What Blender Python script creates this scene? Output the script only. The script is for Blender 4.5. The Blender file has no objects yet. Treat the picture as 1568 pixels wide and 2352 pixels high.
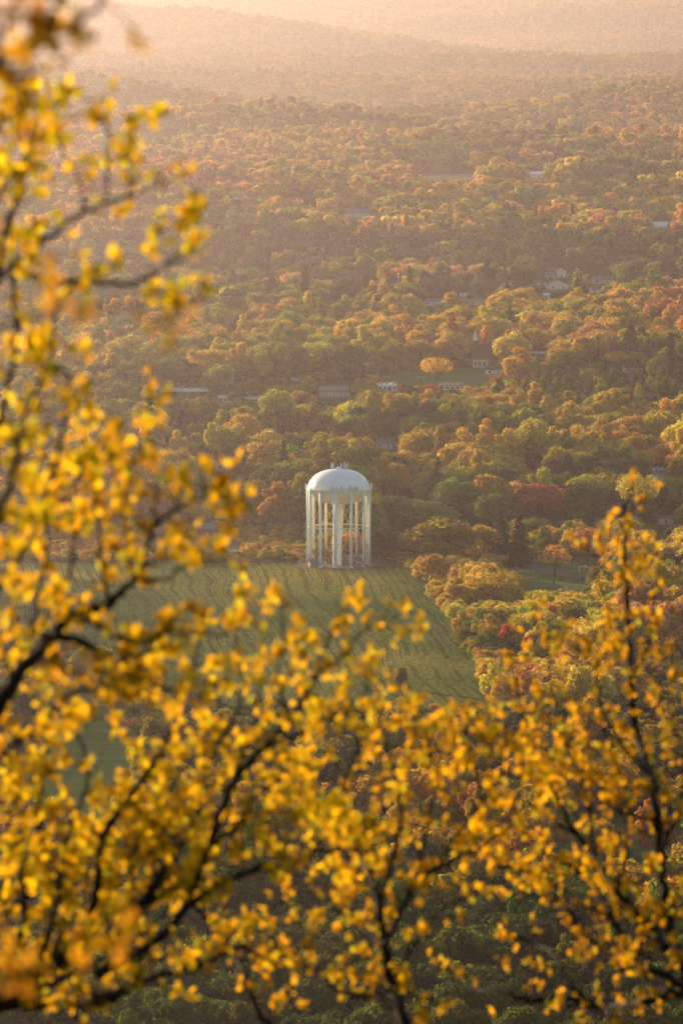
import bpy, math, random
import numpy as np
from mathutils import Vector

random.seed(7)
rng = np.random.default_rng(11)
R = math.radians
sc = bpy.context.scene
col = sc.collection

# ------------------------------------------------------------------ camera model
ZC = 201.2                        # eye height above the foot of the water tower
PITCH = R(4.46)
FPX = 2352 * 200 / 36.0           # focal length in units of the 1568 x 2352 measuring grid
cp, sp = math.cos(PITCH), math.sin(PITCH)
UNIT = 1.0 / FPX                  # radians per grid unit


def at(vx, vy, D):
    """point at ground distance D seen at grid position vx, vy"""
    a, b = (vx - 784) / FPX, (1176 - vy) / FPX
    dx, dy, dz = a, cp + b * sp, -sp + b * cp
    k = D / dy
    return Vector((dx * k, D, ZC + dz * k))


def proj(x, y, z):
    x, y, z = np.asarray(x, float), np.asarray(y, float), np.asarray(z, float) - ZC
    f = y * cp - z * sp
    u = y * sp + z * cp
    return 784 + FPX * x / f, 1176 - FPX * u / f


# ------------------------------------------------------------------ terrain
_tab = rng.random((256, 256))


def vnoise(x, y):
    xi, yi = np.floor(x).astype(int), np.floor(y).astype(int)
    fx, fy = x - xi, y - yi
    fx, fy = fx * fx * (3 - 2 * fx), fy * fy * (3 - 2 * fy)
    g = lambda i, j: _tab[i & 255, j & 255]
    return ((g(xi, yi) * (1 - fx) + g(xi + 1, yi) * fx) * (1 - fy)
            + (g(xi, yi + 1) * (1 - fx) + g(xi + 1, yi + 1) * fx) * fy) - .5


PY = [-400, -30, 0, 10, 30, 100, 400, 800, 1050, 1250, 1500, 1850, 2150, 2290, 2330, 2450, 2600, 3000, 3300, 3700, 4500, 5600, 7000, 8500, 10000, 11500, 14000, 17000, 20000, 26500]
PZ = [190, 198, 199.4, 195, 187, 148, 60, 2, -10, -9, -3, -6, -1.5, 0, -.2, -4, 8, 33, 44, 58, 72, 86, 104, 126, 153, 187, 275, 405, 545, 830]


def tz(x, y):
    x, y = np.asarray(x, float), np.asarray(y, float)
    z = np.zeros(np.broadcast(x, y).shape)
    for k in (-1, 0, 1):                     # a smoothed profile
        z = z + np.interp(y * (1 + .012 * k), PY, PZ) / 3
    far = np.clip((y - 3050) / 2000, 0, 1)
    mid = np.clip((y - 2350) / 500, 0, 1)
    z = z + vnoise(x / 330 + 9.3, y / 420 + 3.1) * 14 * mid * (1 - .5 * far)
    z = z + vnoise(x / 1000 + 2.7, y / 900 + 1.9 + x / 5200) * 45 * far
    z = z + vnoise(x / 420 + 7.2, y / 360 + 5.5) * 16 * far
    z = z + vnoise(x / (260 + y * .06) + 4.4, y / 230 + x / 2600) * 44 * far + vnoise(x / 520 + 1.4, y / 120 - x / 1700) * 13 * far
    for D, A, w, tilt, ph in ((4500, 22, 260, .10, .3), (5300, 36, 300, -.25, 2.1), (6300, 48, 350, .15, 4.4), (7500, 58, 420, -.2, 1.2), (8900, 72, 500, .25, 3.3),
                              (10500, 88, 580, -.3, 5.7), (12400, 110, 700, .5, 6.1), (14600, 130, 900, .7, 7.7)):
        c = D + tilt * x + D * .05 * vnoise(x / (D * .085) + ph, ph * 3.7 + 0 * y)
        d = (y - c) / w
        z = z + 1.6 * A * (.75 + .9 * vnoise(x / (D * .075) + ph * 2, ph + 0 * y)) * np.exp(-np.where(d > 0, d * 2.0, d * .8) ** 2)
    top = np.clip((y - 12500) / 3000, 0, 1)
    z = z + top * (x * .06 + np.clip(x + 150, 0, 2500) * .09 + vnoise(x / 900 + 5.2, y / 1300) * 80 - vnoise(x / 420 + .2, y / 500 + 4) * 30)
    return z


_DS = np.concatenate([np.arange(900, 4000, 6.0), np.arange(4000, 24000, 22.0)])


def ground(vx, vy, lo=900.0):
    """where the line of sight through a grid position meets the terrain"""
    e = at(vx, vy, 1.0)
    ex, ez = e.x, e.z - ZC
    hit = ZC + ez * _DS - tz(ex * _DS, _DS) <= 0
    if not hit.any():
        return at(vx, vy, 9000)
    i = max(int(np.argmax(hit)), 1)
    D = np.linspace(_DS[i - 1], _DS[i], 41)
    h = ZC + ez * D - tz(ex * D, D) <= 0
    d = float(D[int(np.argmax(h))]) if h.any() else float(D[-1])
    return Vector((ex * d, d, float(tz(ex * d, d))))


# ------------------------------------------------------------------ materials
def nt(name):
    m = bpy.data.materials.new(name)
    m.use_nodes = True
    t = m.node_tree
    t.nodes.clear()
    o = t.nodes.new('ShaderNodeOutputMaterial')
    return m, t, o


def N(t, typ, **kw):
    n = t.nodes.new(typ)
    for k, v in kw.items():
        setattr(n, k, v)
    return n


def surf(name, c, rough=.7, var=.15, scale=.5, c2=None, metal=0.0, detail=4.0, stretch=None, bump=0.0):
    m, t, o = nt(name)
    b = N(t, 'ShaderNodeBsdfPrincipled')
    b.inputs['Roughness'].default_value = rough
    b.inputs['Metallic'].default_value = metal
    if rough >= .8:
        b.inputs['Specular IOR Level'].default_value = .08
    tc = N(t, 'ShaderNodeNewGeometry')
    mp = N(t, 'ShaderNodeMapping')
    if stretch:
        mp.inputs['Scale'].default_value = stretch
    t.links.new(tc.outputs['Position'], mp.inputs['Vector'])
    nz = N(t, 'ShaderNodeTexNoise')
    nz.inputs['Scale'].default_value = scale
    nz.inputs['Detail'].default_value = detail
    t.links.new(mp.outputs[0], nz.inputs['Vector'])
    r = N(t, 'ShaderNodeValToRGB')
    c2 = c2 or tuple(x * (1 - 2 * var) for x in c)
    r.color_ramp.elements[0].position = .32
    r.color_ramp.elements[1].position = .68
    r.color_ramp.elements[0].color = (*c2, 1)
    r.color_ramp.elements[1].color = (*c, 1)
    t.links.new(nz.outputs['Fac'], r.inputs[0])
    t.links.new(r.outputs[0], b.inputs['Base Color'])
    if bump:
        bp = N(t, 'ShaderNodeBump')
        bp.inputs['Strength'].default_value = bump
        bp.inputs['Distance'].default_value = .5
        t.links.new(nz.outputs['Fac'], bp.inputs['Height'])
        t.links.new(bp.outputs[0], b.inputs['Normal'])
    t.links.new(b.outputs[0], o.inputs[0])
    return m


def foliage_mat(name, transl=.5):
    """leaves: tint comes from the tree, 'leaf' from the clump"""
    m, t, o = nt(name)
    ti = N(t, 'ShaderNodeAttribute', attribute_name='tint', attribute_type='INSTANCER')
    lv = N(t, 'ShaderNodeAttribute', attribute_name='leaf', attribute_type='GEOMETRY')
    mul = N(t, 'ShaderNodeMixRGB', blend_type='MULTIPLY')
    mul.inputs[0].default_value = 1
    t.links.new(ti.outputs['Color'], mul.inputs[1])
    t.links.new(lv.outputs['Color'], mul.inputs[2])
    d = N(t, 'ShaderNodeBsdfDiffuse')
    tr = N(t, 'ShaderNodeBsdfTranslucent')
    mx = N(t, 'ShaderNodeMixShader')
    mx.inputs[0].default_value = transl
    t.links.new(mul.outputs[0], d.inputs[0])
    t.links.new(mul.outputs[0], tr.inputs[0])
    t.links.new(d.outputs[0], mx.inputs[1])
    t.links.new(tr.outputs[0], mx.inputs[2])
    t.links.new(mx.outputs[0], o.inputs[0])
    return m


def near_leaf_mat():
    m, t, o = nt('yellow_leaf')
    lv = N(t, 'ShaderNodeAttribute', attribute_name='leaf', attribute_type='GEOMETRY')
    d = N(t, 'ShaderNodeBsdfDiffuse')
    tr = N(t, 'ShaderNodeBsdfTranslucent')
    mx = N(t, 'ShaderNodeMixShader')
    mx.inputs[0].default_value = .66
    t.links.new(lv.outputs['Color'], d.inputs[0])
    t.links.new(lv.outputs['Color'], tr.inputs[0])
    t.links.new(d.outputs[0], mx.inputs[1])
    t.links.new(tr.outputs[0], mx.inputs[2])
    t.links.new(mx.outputs[0], o.inputs[0])
    return m


def field_mat():
    """young crop with wandering wheel tracks running along the field"""
    m, t, o = nt('young_crop')
    g = N(t, 'ShaderNodeNewGeometry')
    L = t.links.new

    def noise(scale, stretch, rot=0.0, detail=3):
        mp = N(t, 'ShaderNodeMapping')
        mp.inputs['Scale'].default_value = stretch
        mp.inputs['Rotation'].default_value = (0, 0, rot)
        L(g.outputs['Position'], mp.inputs['Vector'])
        n = N(t, 'ShaderNodeTexNoise')
        n.inputs['Scale'].default_value = scale
        n.inputs['Detail'].default_value = detail
        L(mp.outputs[0], n.inputs['Vector'])
        return n

    big = noise(.011, (1, .5, 1))
    fine = noise(.9, (1, .16, 1), detail=5)
    r = N(t, 'ShaderNodeValToRGB')
    r.color_ramp.elements[0].position, r.color_ramp.elements[1].position = .40, .62
    r.color_ramp.elements[0].color = (.070, .112, .032, 1)
    r.color_ramp.elements[1].color = (.24, .215, .05, 1)
    L(big.outputs['Fac'], r.inputs[0])
    # tracks
    wob = noise(.009, (1, .8, 1), detail=2)
    sep = N(t, 'ShaderNodeSeparateXYZ')
    L(g.outputs['Position'], sep.inputs[0])

    def math_(op, a, b=None):
        n = N(t, 'ShaderNodeMath', operation=op)
        for i, v in enumerate((a, b)):
            if v is None:
                continue
            if isinstance(v, (int, float)):
                n.inputs[i].default_value = v
            else:
                L(v, n.inputs[i])
        return n.outputs[0]

    wob2 = noise(.035, (1, .9, 1), detail=0)
    w = math_('ADD', math_('MULTIPLY', wob.outputs['Fac'], 16.0), math_('MULTIPLY', wob2.outputs['Fac'], 2.8))
    c = math_('ADD', math_('ADD', sep.outputs[0], math_('MULTIPLY', sep.outputs[1], .085)), w)
    s1 = math_('ABSOLUTE', math_('SINE', math_('MULTIPLY', c, .92)))
    s2 = math_('ABSOLUTE', math_('SINE', math_('ADD', math_('MULTIPLY', c, .42), .8)))
    s3 = math_('ABSOLUTE', math_('SINE', math_('ADD', math_('MULTIPLY', c, .42), .45)))
    l1 = math_('LESS_THAN', s1, .24)
    l2 = math_('LESS_THAN', math_('MINIMUM', s2, s3), .11)
    br = math_('GREATER_THAN', noise(.03, (1, .3, 1), detail=4).outputs['Fac'], .46)
    line = math_('MAXIMUM', math_('MULTIPLY', math_('MULTIPLY', l1, br), .6), math_('MULTIPLY', math_('MULTIPLY', l2, math_('GREATER_THAN', noise(.03, (1, .6, 1), detail=4).outputs['Fac'], .45)), .68))
    d1 = N(t, 'ShaderNodeMixRGB')
    L(line, d1.inputs[0])
    L(r.outputs[0], d1.inputs[1])
    d1.inputs[2].default_value = (.022, .030, .012, 1)
    d2 = N(t, 'ShaderNodeMixRGB', blend_type='MULTIPLY')
    d2.inputs[0].default_value = .7
    L(d1.outputs[0], d2.inputs[1])
    r2 = N(t, 'ShaderNodeValToRGB')
    r2.color_ramp.elements[0].color = (.55, .55, .5, 1)
    r2.color_ramp.elements[1].color = (1.25, 1.25, 1.2, 1)
    r2.color_ramp.elements[0].position, r2.color_ramp.elements[1].position = .35, .65
    L(fine.outputs['Fac'], r2.inputs[0])
    L(r2.outputs[0], d2.inputs[2])
    b = N(t, 'ShaderNodeBsdfDiffuse')
    L(d2.outputs[0], b.inputs[0])
    L(b.outputs[0], o.inputs[0])
    return m


def haze_mat():
    """air: clear over the near valley, thick with low sun light over the far hills"""
    m, t, o = nt('haze_air')
    L = t.links.new
    v = N(t, 'ShaderNodeVolumeScatter')
    v.inputs['Color'].default_value = (1.0, .87, .98, 1)
    v.inputs['Anisotropy'].default_value = .55
    g = N(t, 'ShaderNodeNewGeometry')
    s = N(t, 'ShaderNodeSeparateXYZ')
    L(g.outputs['Position'], s.inputs[0])
    r = N(t, 'ShaderNodeMapRange')
    for i, q in ((1, 2600), (2, 12500), (3, HAZE), (4, HAZE_FAR)):
        r.inputs[i].default_value = q
    L(s.outputs[1], r.inputs[0])
    d = N(t, 'ShaderNodeMath', operation='DIVIDE')
    L(s.outputs[0], d.inputs[0])
    L(s.outputs[1], d.inputs[1])
    r2 = N(t, 'ShaderNodeMapRange', interpolation_type='SMOOTHSTEP')
    for i, q in ((1, -.12), (2, .12), (3, 1.4), (4, .75)):
        r2.inputs[i].default_value = q
    L(d.outputs[0], r2.inputs[0])
    mu = N(t, 'ShaderNodeMath', operation='MULTIPLY')
    L(r.outputs[0], mu.inputs[0])
    L(r2.outputs[0], mu.inputs[1])
    r3 = N(t, 'ShaderNodeMapRange')
    for i, q in ((1, 900), (2, 2300), (3, .3), (4, 1.0)):
        r3.inputs[i].default_value = q
    L(s.outputs[1], r3.inputs[0])
    mv = N(t, 'ShaderNodeMath', operation='MULTIPLY')
    L(mu.outputs[0], mv.inputs[0])
    L(r3.outputs[0], mv.inputs[1])
    L(mv.outputs[0], v.inputs['Density'])
    L(v.outputs[0], o.inputs['Volume'])
    return m


HAZE, HAZE_FAR = 4.6e-5, .40e-4
M = dict(
    leaf=foliage_mat('foliage'),
    near=near_leaf_mat(),
    bark=surf('bark', (.10, .075, .055), .9, .25, 3, stretch=(1, 1, .3)),
    dark_bark=surf('dark_bark', (.017, .012, .009), .85, .3, 20, bump=.3),
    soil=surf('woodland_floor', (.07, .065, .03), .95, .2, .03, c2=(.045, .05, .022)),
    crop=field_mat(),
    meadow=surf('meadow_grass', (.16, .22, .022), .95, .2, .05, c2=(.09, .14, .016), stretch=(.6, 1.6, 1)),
    dark_meadow=surf('dark_meadow_grass', (.06, .11, .03), .95, .2, .08, stretch=(.3, 2.2, 1)),  # deeper green grass than the open meadow
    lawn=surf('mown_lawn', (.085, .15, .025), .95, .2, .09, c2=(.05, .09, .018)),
    tee=surf('short_mown_grass', (.24, .26, .08), .95, .1, .2),
    gravel=surf('gravel', (.28, .21, .17), .95, .15, 1.2),
    asphalt=surf('asphalt', (.12, .105, .10), .85, .1, .4),
    paint=surf('white_road_paint', (.42, .42, .40), .7, .05, 2),
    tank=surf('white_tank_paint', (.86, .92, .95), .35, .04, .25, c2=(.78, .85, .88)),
    tank_low=surf('cream_lit_tank_paint', (.84, .82, .74), .4, .05, .3),  # warm reflected light on the riser put into the colour
    patch=surf('fresh_white_paint', (.88, .90, .90), .4, .03, .5),
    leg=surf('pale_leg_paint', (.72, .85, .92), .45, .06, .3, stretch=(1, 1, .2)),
    leg_warm_lit=surf('cream_lit_leg_paint', (.90, .82, .64), .5, .06, .3, stretch=(1, 1, .2)),  # warm light on the rear legs put into the paint colour
    seam=surf('weathered_seam', (.42, .47, .48), .6, .1, 1),
    panel=surf('pale_panel', (.56, .60, .62), .5, .06, 2),
    steel=surf('dull_steel', (.42, .42, .40), .5, .15, 2, metal=.2),
    dark_steel=surf('dark_steel', (.10, .09, .085), .6, .2, 2),
    mesh=surf('fence_mesh', (.22, .20, .18), .7, .1, 2),
    brick=surf('brown_brick', (.27, .15, .10), .85, .12, 1.5),
    brown_roof=surf('brown_shingle', (.12, .075, .06), .9, .15, 1.2),
    grey_roof=surf('grey_shingle', (.20, .20, .21), .85, .12, 1.2),
    pale_roof=surf('pale_flat_roof', (.75, .72, .68), .45, .05, .4),
    metal_roof=surf('white_metal_roof', (.75, .75, .74), .4, .05, .4),
    white_wall=surf('white_siding', (.74, .73, .70), .7, .05, .8),
    cream_wall=surf('cream_siding', (.62, .55, .44), .75, .06, .8),
    tan_wall=surf('tan_siding', (.40, .31, .24), .8, .08, .8),
    red_wall=surf('barn_red_boards', (.30, .07, .05), .8, .1, .8),
    glass=surf('window_glass', (.05, .06, .07), .12, .1, 1),
    wood=surf('weathered_wood', (.22, .16, .11), .9, .15, 2),
    green_metal=surf('grey_green_metal', (.13, .19, .17), .6, .1, 2),
    orange_brick=surf('warm_brick', (.45, .21, .11), .85, .1, 1),
    black=surf('black_plastic', (.03, .03, .03), .5, .1, 1),
    insul=surf('glossy_wire', (.75, .50, .25), .25, .1, 1, metal=.7),
    ivy=surf('ivy_bark', (.075, .055, .03), .9, .3, 1.2, c2=(.03, .035, .012), bump=.6),
)


# ------------------------------------------------------------------ mesh builders
class MB:
    def __init__(s):
        s.v, s.f = [], []

    def add(s, vs, fs):
        o = len(s.v)
        s.v += [tuple(p) for p in vs]
        s.f += [tuple(i + o for i in f) for f in fs]
        return s

    def box(s, x0, y0, z0, x1, y1, z1):
        return s.add([(x0, y0, z0), (x1, y0, z0), (x1, y1, z0), (x0, y1, z0), (x0, y0, z1), (x1, y0, z1), (x1, y1, z1), (x0, y1, z1)],
                     [(0, 3, 2, 1), (4, 5, 6, 7), (0, 1, 5, 4), (1, 2, 6, 5), (2, 3, 7, 6), (3, 0, 4, 7)])

    def tube(s, pts, rads, n=6, cap=True):
        pts = [Vector(p) for p in pts]
        if isinstance(rads, (int, float)):
            rads = [rads] * len(pts)
        vs, fs = [], []
        up = None
        for i, p in enumerate(pts):
            t = (pts[min(i + 1, len(pts) - 1)] - pts[max(i - 1, 0)])
            t = t.normalized() if t.length > 1e-9 else Vector((0, 0, 1))
            if up is None:
                up = t.orthogonal().normalized()
            a = (up - t * up.dot(t))
            a = a.normalized() if a.length > 1e-6 else t.orthogonal().normalized()
            up = a
            b = t.cross(a)
            for k in range(n):
                q = 2 * math.pi * k / n
                vs.append(p + (a * math.cos(q) + b * math.sin(q)) * rads[i])
        m = len(pts)
        for i in range(m - 1):
            for k in range(n):
                k2 = (k + 1) % n
                fs.append((i * n + k, i * n + k2, (i + 1) * n + k2, (i + 1) * n + k))
        if cap:
            fs.append(tuple(range(n - 1, -1, -1)))
            fs.append(tuple((m - 1) * n + k for k in range(n)))
        return s.add(vs, fs)

    def lathe(s, prof, n=48, a0=0.0):
        vs, fs = [], []
        for r, z in prof:
            for k in range(n):
                q = 2 * math.pi * k / n + a0
                vs.append((r * math.cos(q), r * math.sin(q), z))
        for i in range(len(prof) - 1):
            for k in range(n):
                k2 = (k + 1) % n
                fs.append((i * n + k, i * n + k2, (i + 1) * n + k2, (i + 1) * n + k))
        return s.add(vs, fs)

    def build(s, name, mat, parent=None, smooth=False, loc=None):
        me = bpy.data.meshes.new(name)
        me.from_pydata(s.v, [], s.f)
        me.materials.append(mat)
        if smooth:
            me.polygons.foreach_set('use_smooth', [True] * len(me.polygons))
        me.update()
        o = bpy.data.objects.new(name, me)
        col.objects.link(o)
        if parent is not None:
            o.parent = parent
        if loc is not None:
            o.location = loc
        return o


def tag(o, label=None, cat=None, group=None, kind=None):
    if label:
        o['label'] = label
    if cat:
        o['category'] = cat
    if group:
        o['group'] = group
    if kind:
        o['kind'] = kind
    return o


def empty(name, loc, label, cat, group=None, rz=0.0):
    o = bpy.data.objects.new(name, None)
    o.empty_display_size = .5
    col.objects.link(o)
    o.location = loc
    o.rotation_euler = (0, 0, rz)
    return tag(o, label, cat, group)


# regions kept free of nearer tree crowns: (x0, y0, x1, y1, D); footprints: (x, y, r)
CLEAR, FOOT = [], []


def keep(x0, y0, x1, y1, D):
    CLEAR.append((x0, y0, x1, y1, D))


# ------------------------------------------------------------------ ground sheet
def build_ground():
    ys = np.unique(np.concatenate([np.linspace(-300, 100, 26), np.linspace(100, 1100, 30), np.linspace(1100, 3800, 150),
                                   np.linspace(3800, 18000, 250), np.linspace(18000, 26000, 16)]))
    t = np.concatenate([np.linspace(-1, -.16, 16)[:-1], np.linspace(-.16, .16, 73), np.linspace(.16, 1, 16)[1:]])
    W = 900 + .55 * np.clip(ys, 0, None)
    X = t[None, :] * W[:, None]
    Y = np.repeat(ys[:, None], len(t), 1)
    Z = tz(X, Y)
    nr, nc = X.shape
    v = np.stack([X, Y, Z], -1).reshape(-1, 3)
    idx = np.arange(nr * nc).reshape(nr, nc)
    f = np.stack([idx[:-1, :-1], idx[:-1, 1:], idx[1:, 1:], idx[1:, :-1]], -1).reshape(-1, 4)
    mb = MB()
    mb.v, mb.f = v.tolist(), f.tolist()
    tag(mb.build('ground', M['soil'], smooth=True), kind='structure')


def sheet(name, mat, rows, lift=.2, nx=24, sub=10, kind='structure'):
    """rows: (vy, x_left, x_right) on the measuring grid, laid onto the terrain"""
    rr = []
    for i in range(len(rows) - 1):
        for k in range(sub):
            f = k / sub
            rr.append([rows[i][j] * (1 - f) + rows[i + 1][j] * f for j in range(3)])
    rr.append(rows[-1])
    v, fs = [], []
    for vy, xl, xr in rr:
        for k in range(nx + 1):
            g = ground(xl + (xr - xl) * k / nx, vy)
            v.append((g.x, g.y, g.z + lift))
    n = nx + 1
    for i in range(len(rr) - 1):
        for k in range(nx):
            fs.append((i * n + k, (i + 1) * n + k, (i + 1) * n + k + 1, i * n + k + 1))
    mb = MB().add(v, fs)
    return tag(mb.build(name, mat, smooth=True), kind=kind)


def patch_world(name, mat, pts, lift):
    """convex outline of world x, y draped on the terrain as a fan of small strips"""
    n = 14
    mb = MB()
    a, b, c, d = pts
    v, fs = [], []
    for i in range(n + 1):
        for j in range(n + 1):
            s, t = i / n, j / n
            x = (a[0] * (1 - s) + b[0] * s) * (1 - t) + (d[0] * (1 - s) + c[0] * s) * t
            y = (a[1] * (1 - s) + b[1] * s) * (1 - t) + (d[1] * (1 - s) + c[1] * s) * t
            v.append((x, y, float(tz(x, y)) + lift))
    for i in range(n):
        for j in range(n):
            fs.append((i * (n + 1) + j, (i + 1) * (n + 1) + j, (i + 1) * (n + 1) + j + 1, i * (n + 1) + j + 1))
    return tag(mb.add(v, fs).build(name, mat), kind='structure')


build_ground()

# fields (rows on the measuring grid)
FIELD_POLY = [(-120, 1293), (430, 1293), (700, 1295), (925, 1297), (978, 1345), (1036, 1430), (1102, 1540), (1160, 1660), (900, 1650), (480, 1640), (300, 1600), (-120, 1560)]
sheet('field', M['crop'], [(1294, -140, 955), (1302, -140, 965), (1320, -140, 985), (1380, -140, 1040), (1450, -140, 1090), (1560, -140, 1170), (1660, -140, 1210)], nx=40, sub=8)
LOWER_POLY = [(150, 1590), (290, 1640), (345, 1760), (320, 1900), (250, 1965), (-60, 1980), (-60, 1850), (100, 1700)]
sheet('meadow', M['meadow'], [(1590, 130, 330), (1700, 60, 360), (1800, -60, 380), (1900, -80, 360), (1990, -80, 330)], nx=20, sub=6)
RIGHT_POLY = [(1250, 1888), (1560, 1875), (1600, 1990), (1290, 2010)]
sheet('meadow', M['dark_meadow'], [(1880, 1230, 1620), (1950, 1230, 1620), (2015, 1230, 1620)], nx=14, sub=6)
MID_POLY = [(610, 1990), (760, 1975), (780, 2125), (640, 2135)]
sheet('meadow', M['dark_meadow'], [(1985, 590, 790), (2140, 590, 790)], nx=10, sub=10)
LAWN_POLY = [(1160, 1296), (1290, 1290), (1400, 1296), (1380, 1340), (1320, 1352), (1290, 1378), (1200, 1378), (1170, 1340)]
sheet('lawn', M['lawn'], [(1288, 1130, 1460), (1330, 1120, 1460), (1445, 1150, 1420)], nx=18, sub=8)
PARK_POLY = [(860, 858), (985, 850), (1120, 846), (1125, 900), (990, 905), (860, 890)]
sheet('lawn', M['lawn'], [(846, 850, 1135), (905, 850, 1135)], nx=18, sub=10)
GRASS2_POLY = [(430, 1222), (520, 1235), (560, 1262), (560, 1285), (350, 1285), (330, 1240)]
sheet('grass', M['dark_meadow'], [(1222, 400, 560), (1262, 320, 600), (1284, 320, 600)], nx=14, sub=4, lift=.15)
LOT_POLY = [(720, 880), (808, 880), (812, 918), (715, 918)]
NOTREE = [(FIELD_POLY, 5000), (LOWER_POLY, 5000), (RIGHT_POLY, 5000), (MID_POLY, 5000), (LAWN_POLY, 5000), (PARK_POLY, 5000), (GRASS2_POLY, 5000), (LOT_POLY, 5000)]
keep(1205, 1300, 1310, 1346, 2190)
keep(1300, 1312, 1352, 1340, 2200)        # view onto the lawn and road
keep(885, 858, 975, 878, 3100)
keep(1040, 855, 1112, 882, 3080)
keep(270, 1630, 330, 1900, 1480)
keep(1275, 1893, 1500, 1945, 1440)
keep(625, 1985, 740, 2060, 1330)

# ------------------------------------------------------------------ haze
def build_haze():
    x = 14000
    sec = [(-350, -120), (-350, 250), (4500, 290), (11500, 390), (17000, 640), (26400, 1060), (26400, -120)]
    v = [(-x, y, z) for y, z in sec] + [(x, y, z) for y, z in sec]
    fs = [tuple(range(7)), tuple(range(13, 6, -1))]
    for i in range(7):
        j = (i + 1) % 7
        fs.append((i, i + 7, j + 7, j))
    o = MB().add(v, fs).build('haze', haze_mat())
    tag(o, kind='structure')


build_haze()

# ------------------------------------------------------------------ water tower
TB = at(777.5, 1290, 2300)
TX, TY = TB.x, TB.y
TZ = float(tz(TX, TY)) + .1
A0 = R(-90 - 5.8)
RL, ZEQ = 12.55, 31.6


def build_tower():
    t = empty('water_tower', (TX, TY, TZ), 'tall white water tower on twelve legs at the top of the green field', 'water tower')
    # tank shell, upper and lower halves
    up = [(12.4 * math.cos(a) ** .86, ZEQ + .1 + 7.7 * math.sin(a)) for a in np.linspace(0, math.pi / 2 - .01, 22)]
    up = [(12.4, ZEQ - .2)] + up
    MB().lathe(up, 72).build('tank_dome', M['tank'], t, True)
    lo = [(12.4, ZEQ - .2)] + [(12.4 * math.cos(a) ** .9, ZEQ - .25 - 6.3 * math.sin(a)) for a in np.linspace(.02, 1.42, 18)] + [(1.2, ZEQ - 6.7)]
    MB().lathe(lo, 72).build('tank_bowl', M['tank_low'], t, True)
    # repainted patches, roof seams
    def shell(a_from, a_to, e0, e1, off=.05, n=10):
        vs, fs = [], []
        for i in range(n + 1):
            for j in range(n + 1):
                q, e = a_from + (a_to - a_from) * i / n, e0 + (e1 - e0) * j / n
                r = (12.4 + off) * math.cos(e)
                vs.append((r * math.cos(q), r * math.sin(q), ZEQ + .1 + (7.7 + off) * math.sin(e)))
        for i in range(n):
            for j in range(n):
                a = i * (n + 1) + j
                fs.append((a, a + n + 1, a + n + 2, a + 1))
        return vs, fs
    mb = MB()
    mb.add(*shell(R(-175), R(-98), R(3), R(13)))
    mb.add(*shell(R(-84), R(-62), R(5), R(20)))
    mb.add(*shell(R(-62), R(-38), R(9), R(15)))
    mb.build('paint_patch', M['patch'], t, True)
    mb = MB()
    for q in (-102, -20, 52, 100, 160):
        pts = []
        for e in np.linspace(.05, 1.45, 16):
            pts.append((12.46 * math.cos(e) * math.cos(R(q)), 12.46 * math.cos(e) * math.sin(R(q)), ZEQ + .1 + 7.76 * math.sin(e)))
        mb.tube(pts, .10, 4)
    mb.build('roof_seam', M['seam'], t)
    # roof ladder with platform
    mb = MB()
    for dq in (-1.2, 1.2):
        pts = [(12.75 * math.cos(e) * math.cos(R(-96 + dq)), 12.75 * math.cos(e) * math.sin(R(-96 + dq)), ZEQ + .1 + 8.0 * math.sin(e)) for e in np.linspace(.05, .62, 8)]
        mb.tube(pts, .09, 4)
    e = .64
    cx, cy, cz = 12.7 * math.cos(e) * math.cos(R(-96)), 12.7 * math.cos(e) * math.sin(R(-96)), ZEQ + 8.0 * math.sin(e)
    mb.box(cx - .7, cy - .3, cz, cx + .7, cy + .6, cz + .25)
    mb.build('roof_ladder', M['tank'], t)
    # riser
    MB().lathe([(1.45, .0), (1.45, .5), (1.25, .7), (1.2, ZEQ - 10), (1.35, ZEQ - 8.8), (2.0, ZEQ - 7.6), (2.9, ZEQ - 6.3)], 32).build('riser_pipe', M['tank_low'], t, True)
    # legs
    for k in range(12):
        q = A0 + R(30 * k)
        x, y = RL * math.cos(q), RL * math.sin(q)
        front = y < 1.5
        mb = MB().tube([(x, y, .5), (x, y, ZEQ - .1), (x, y, ZEQ + .2)], [.54, .54, .3], 14)
        mb.lathe([(0, 0)], 3)
        mb.box(x - .75, y - .75, -.35, x + .75, y + .75, .5)
        mb.build('leg', M['leg'] if front else M['leg_warm_lit'], t, True)  # rear legs coloured as warm-lit, front ones as cool skylit
    # ring strut and bracing
    for zz in (15.9,):
        pts = [(RL * math.cos(A0 + R(30 * k)), RL * math.sin(A0 + R(30 * k)), zz) for k in range(13)]
        mb = MB()
        for k in range(12):
            mb.tube([pts[k], pts[k + 1]], .17, 6)
        mb.build('ring_strut', M['leg'], t)
    for k in range(12):
        mb = MB()
        p = lambda i, z: (RL * math.cos(A0 + R(30 * i)), RL * math.sin(A0 + R(30 * i)), z)
        for z0, z1 in ((.6, 15.7), (16.1, 30.0)):
            zm = (z0 + z1) / 2
            mb.tube([p(k, z0), p(k + 1, z1)], .062, 4)
            mb.tube([p(k + 1, z0), p(k, z1)], .062, 4)
        mb.build('cross_brace', M['leg_warm_lit'], t)
    # balcony: deck, rail posts and rails
    mb = MB().lathe([(12.3, ZEQ - .35), (13.35, ZEQ - .35), (13.35, ZEQ - .05), (12.3, ZEQ - .05)], 72)
    b = mb.build('balcony_deck', M['tank'], t, False)
    mb = MB()
    for zz in (.45, .8, 1.15):
        mb.tube([(13.3 * math.cos(a), 13.3 * math.sin(a), ZEQ + zz) for a in np.linspace(0, 2 * math.pi, 73)], .045, 4, False)
    for k in range(60):
        q = 2 * math.pi * k / 60
        mb.tube([(13.3 * math.cos(q), 13.3 * math.sin(q), ZEQ - .1), (13.3 * math.cos(q), 13.3 * math.sin(q), ZEQ + 1.15)], .045, 4)
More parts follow.
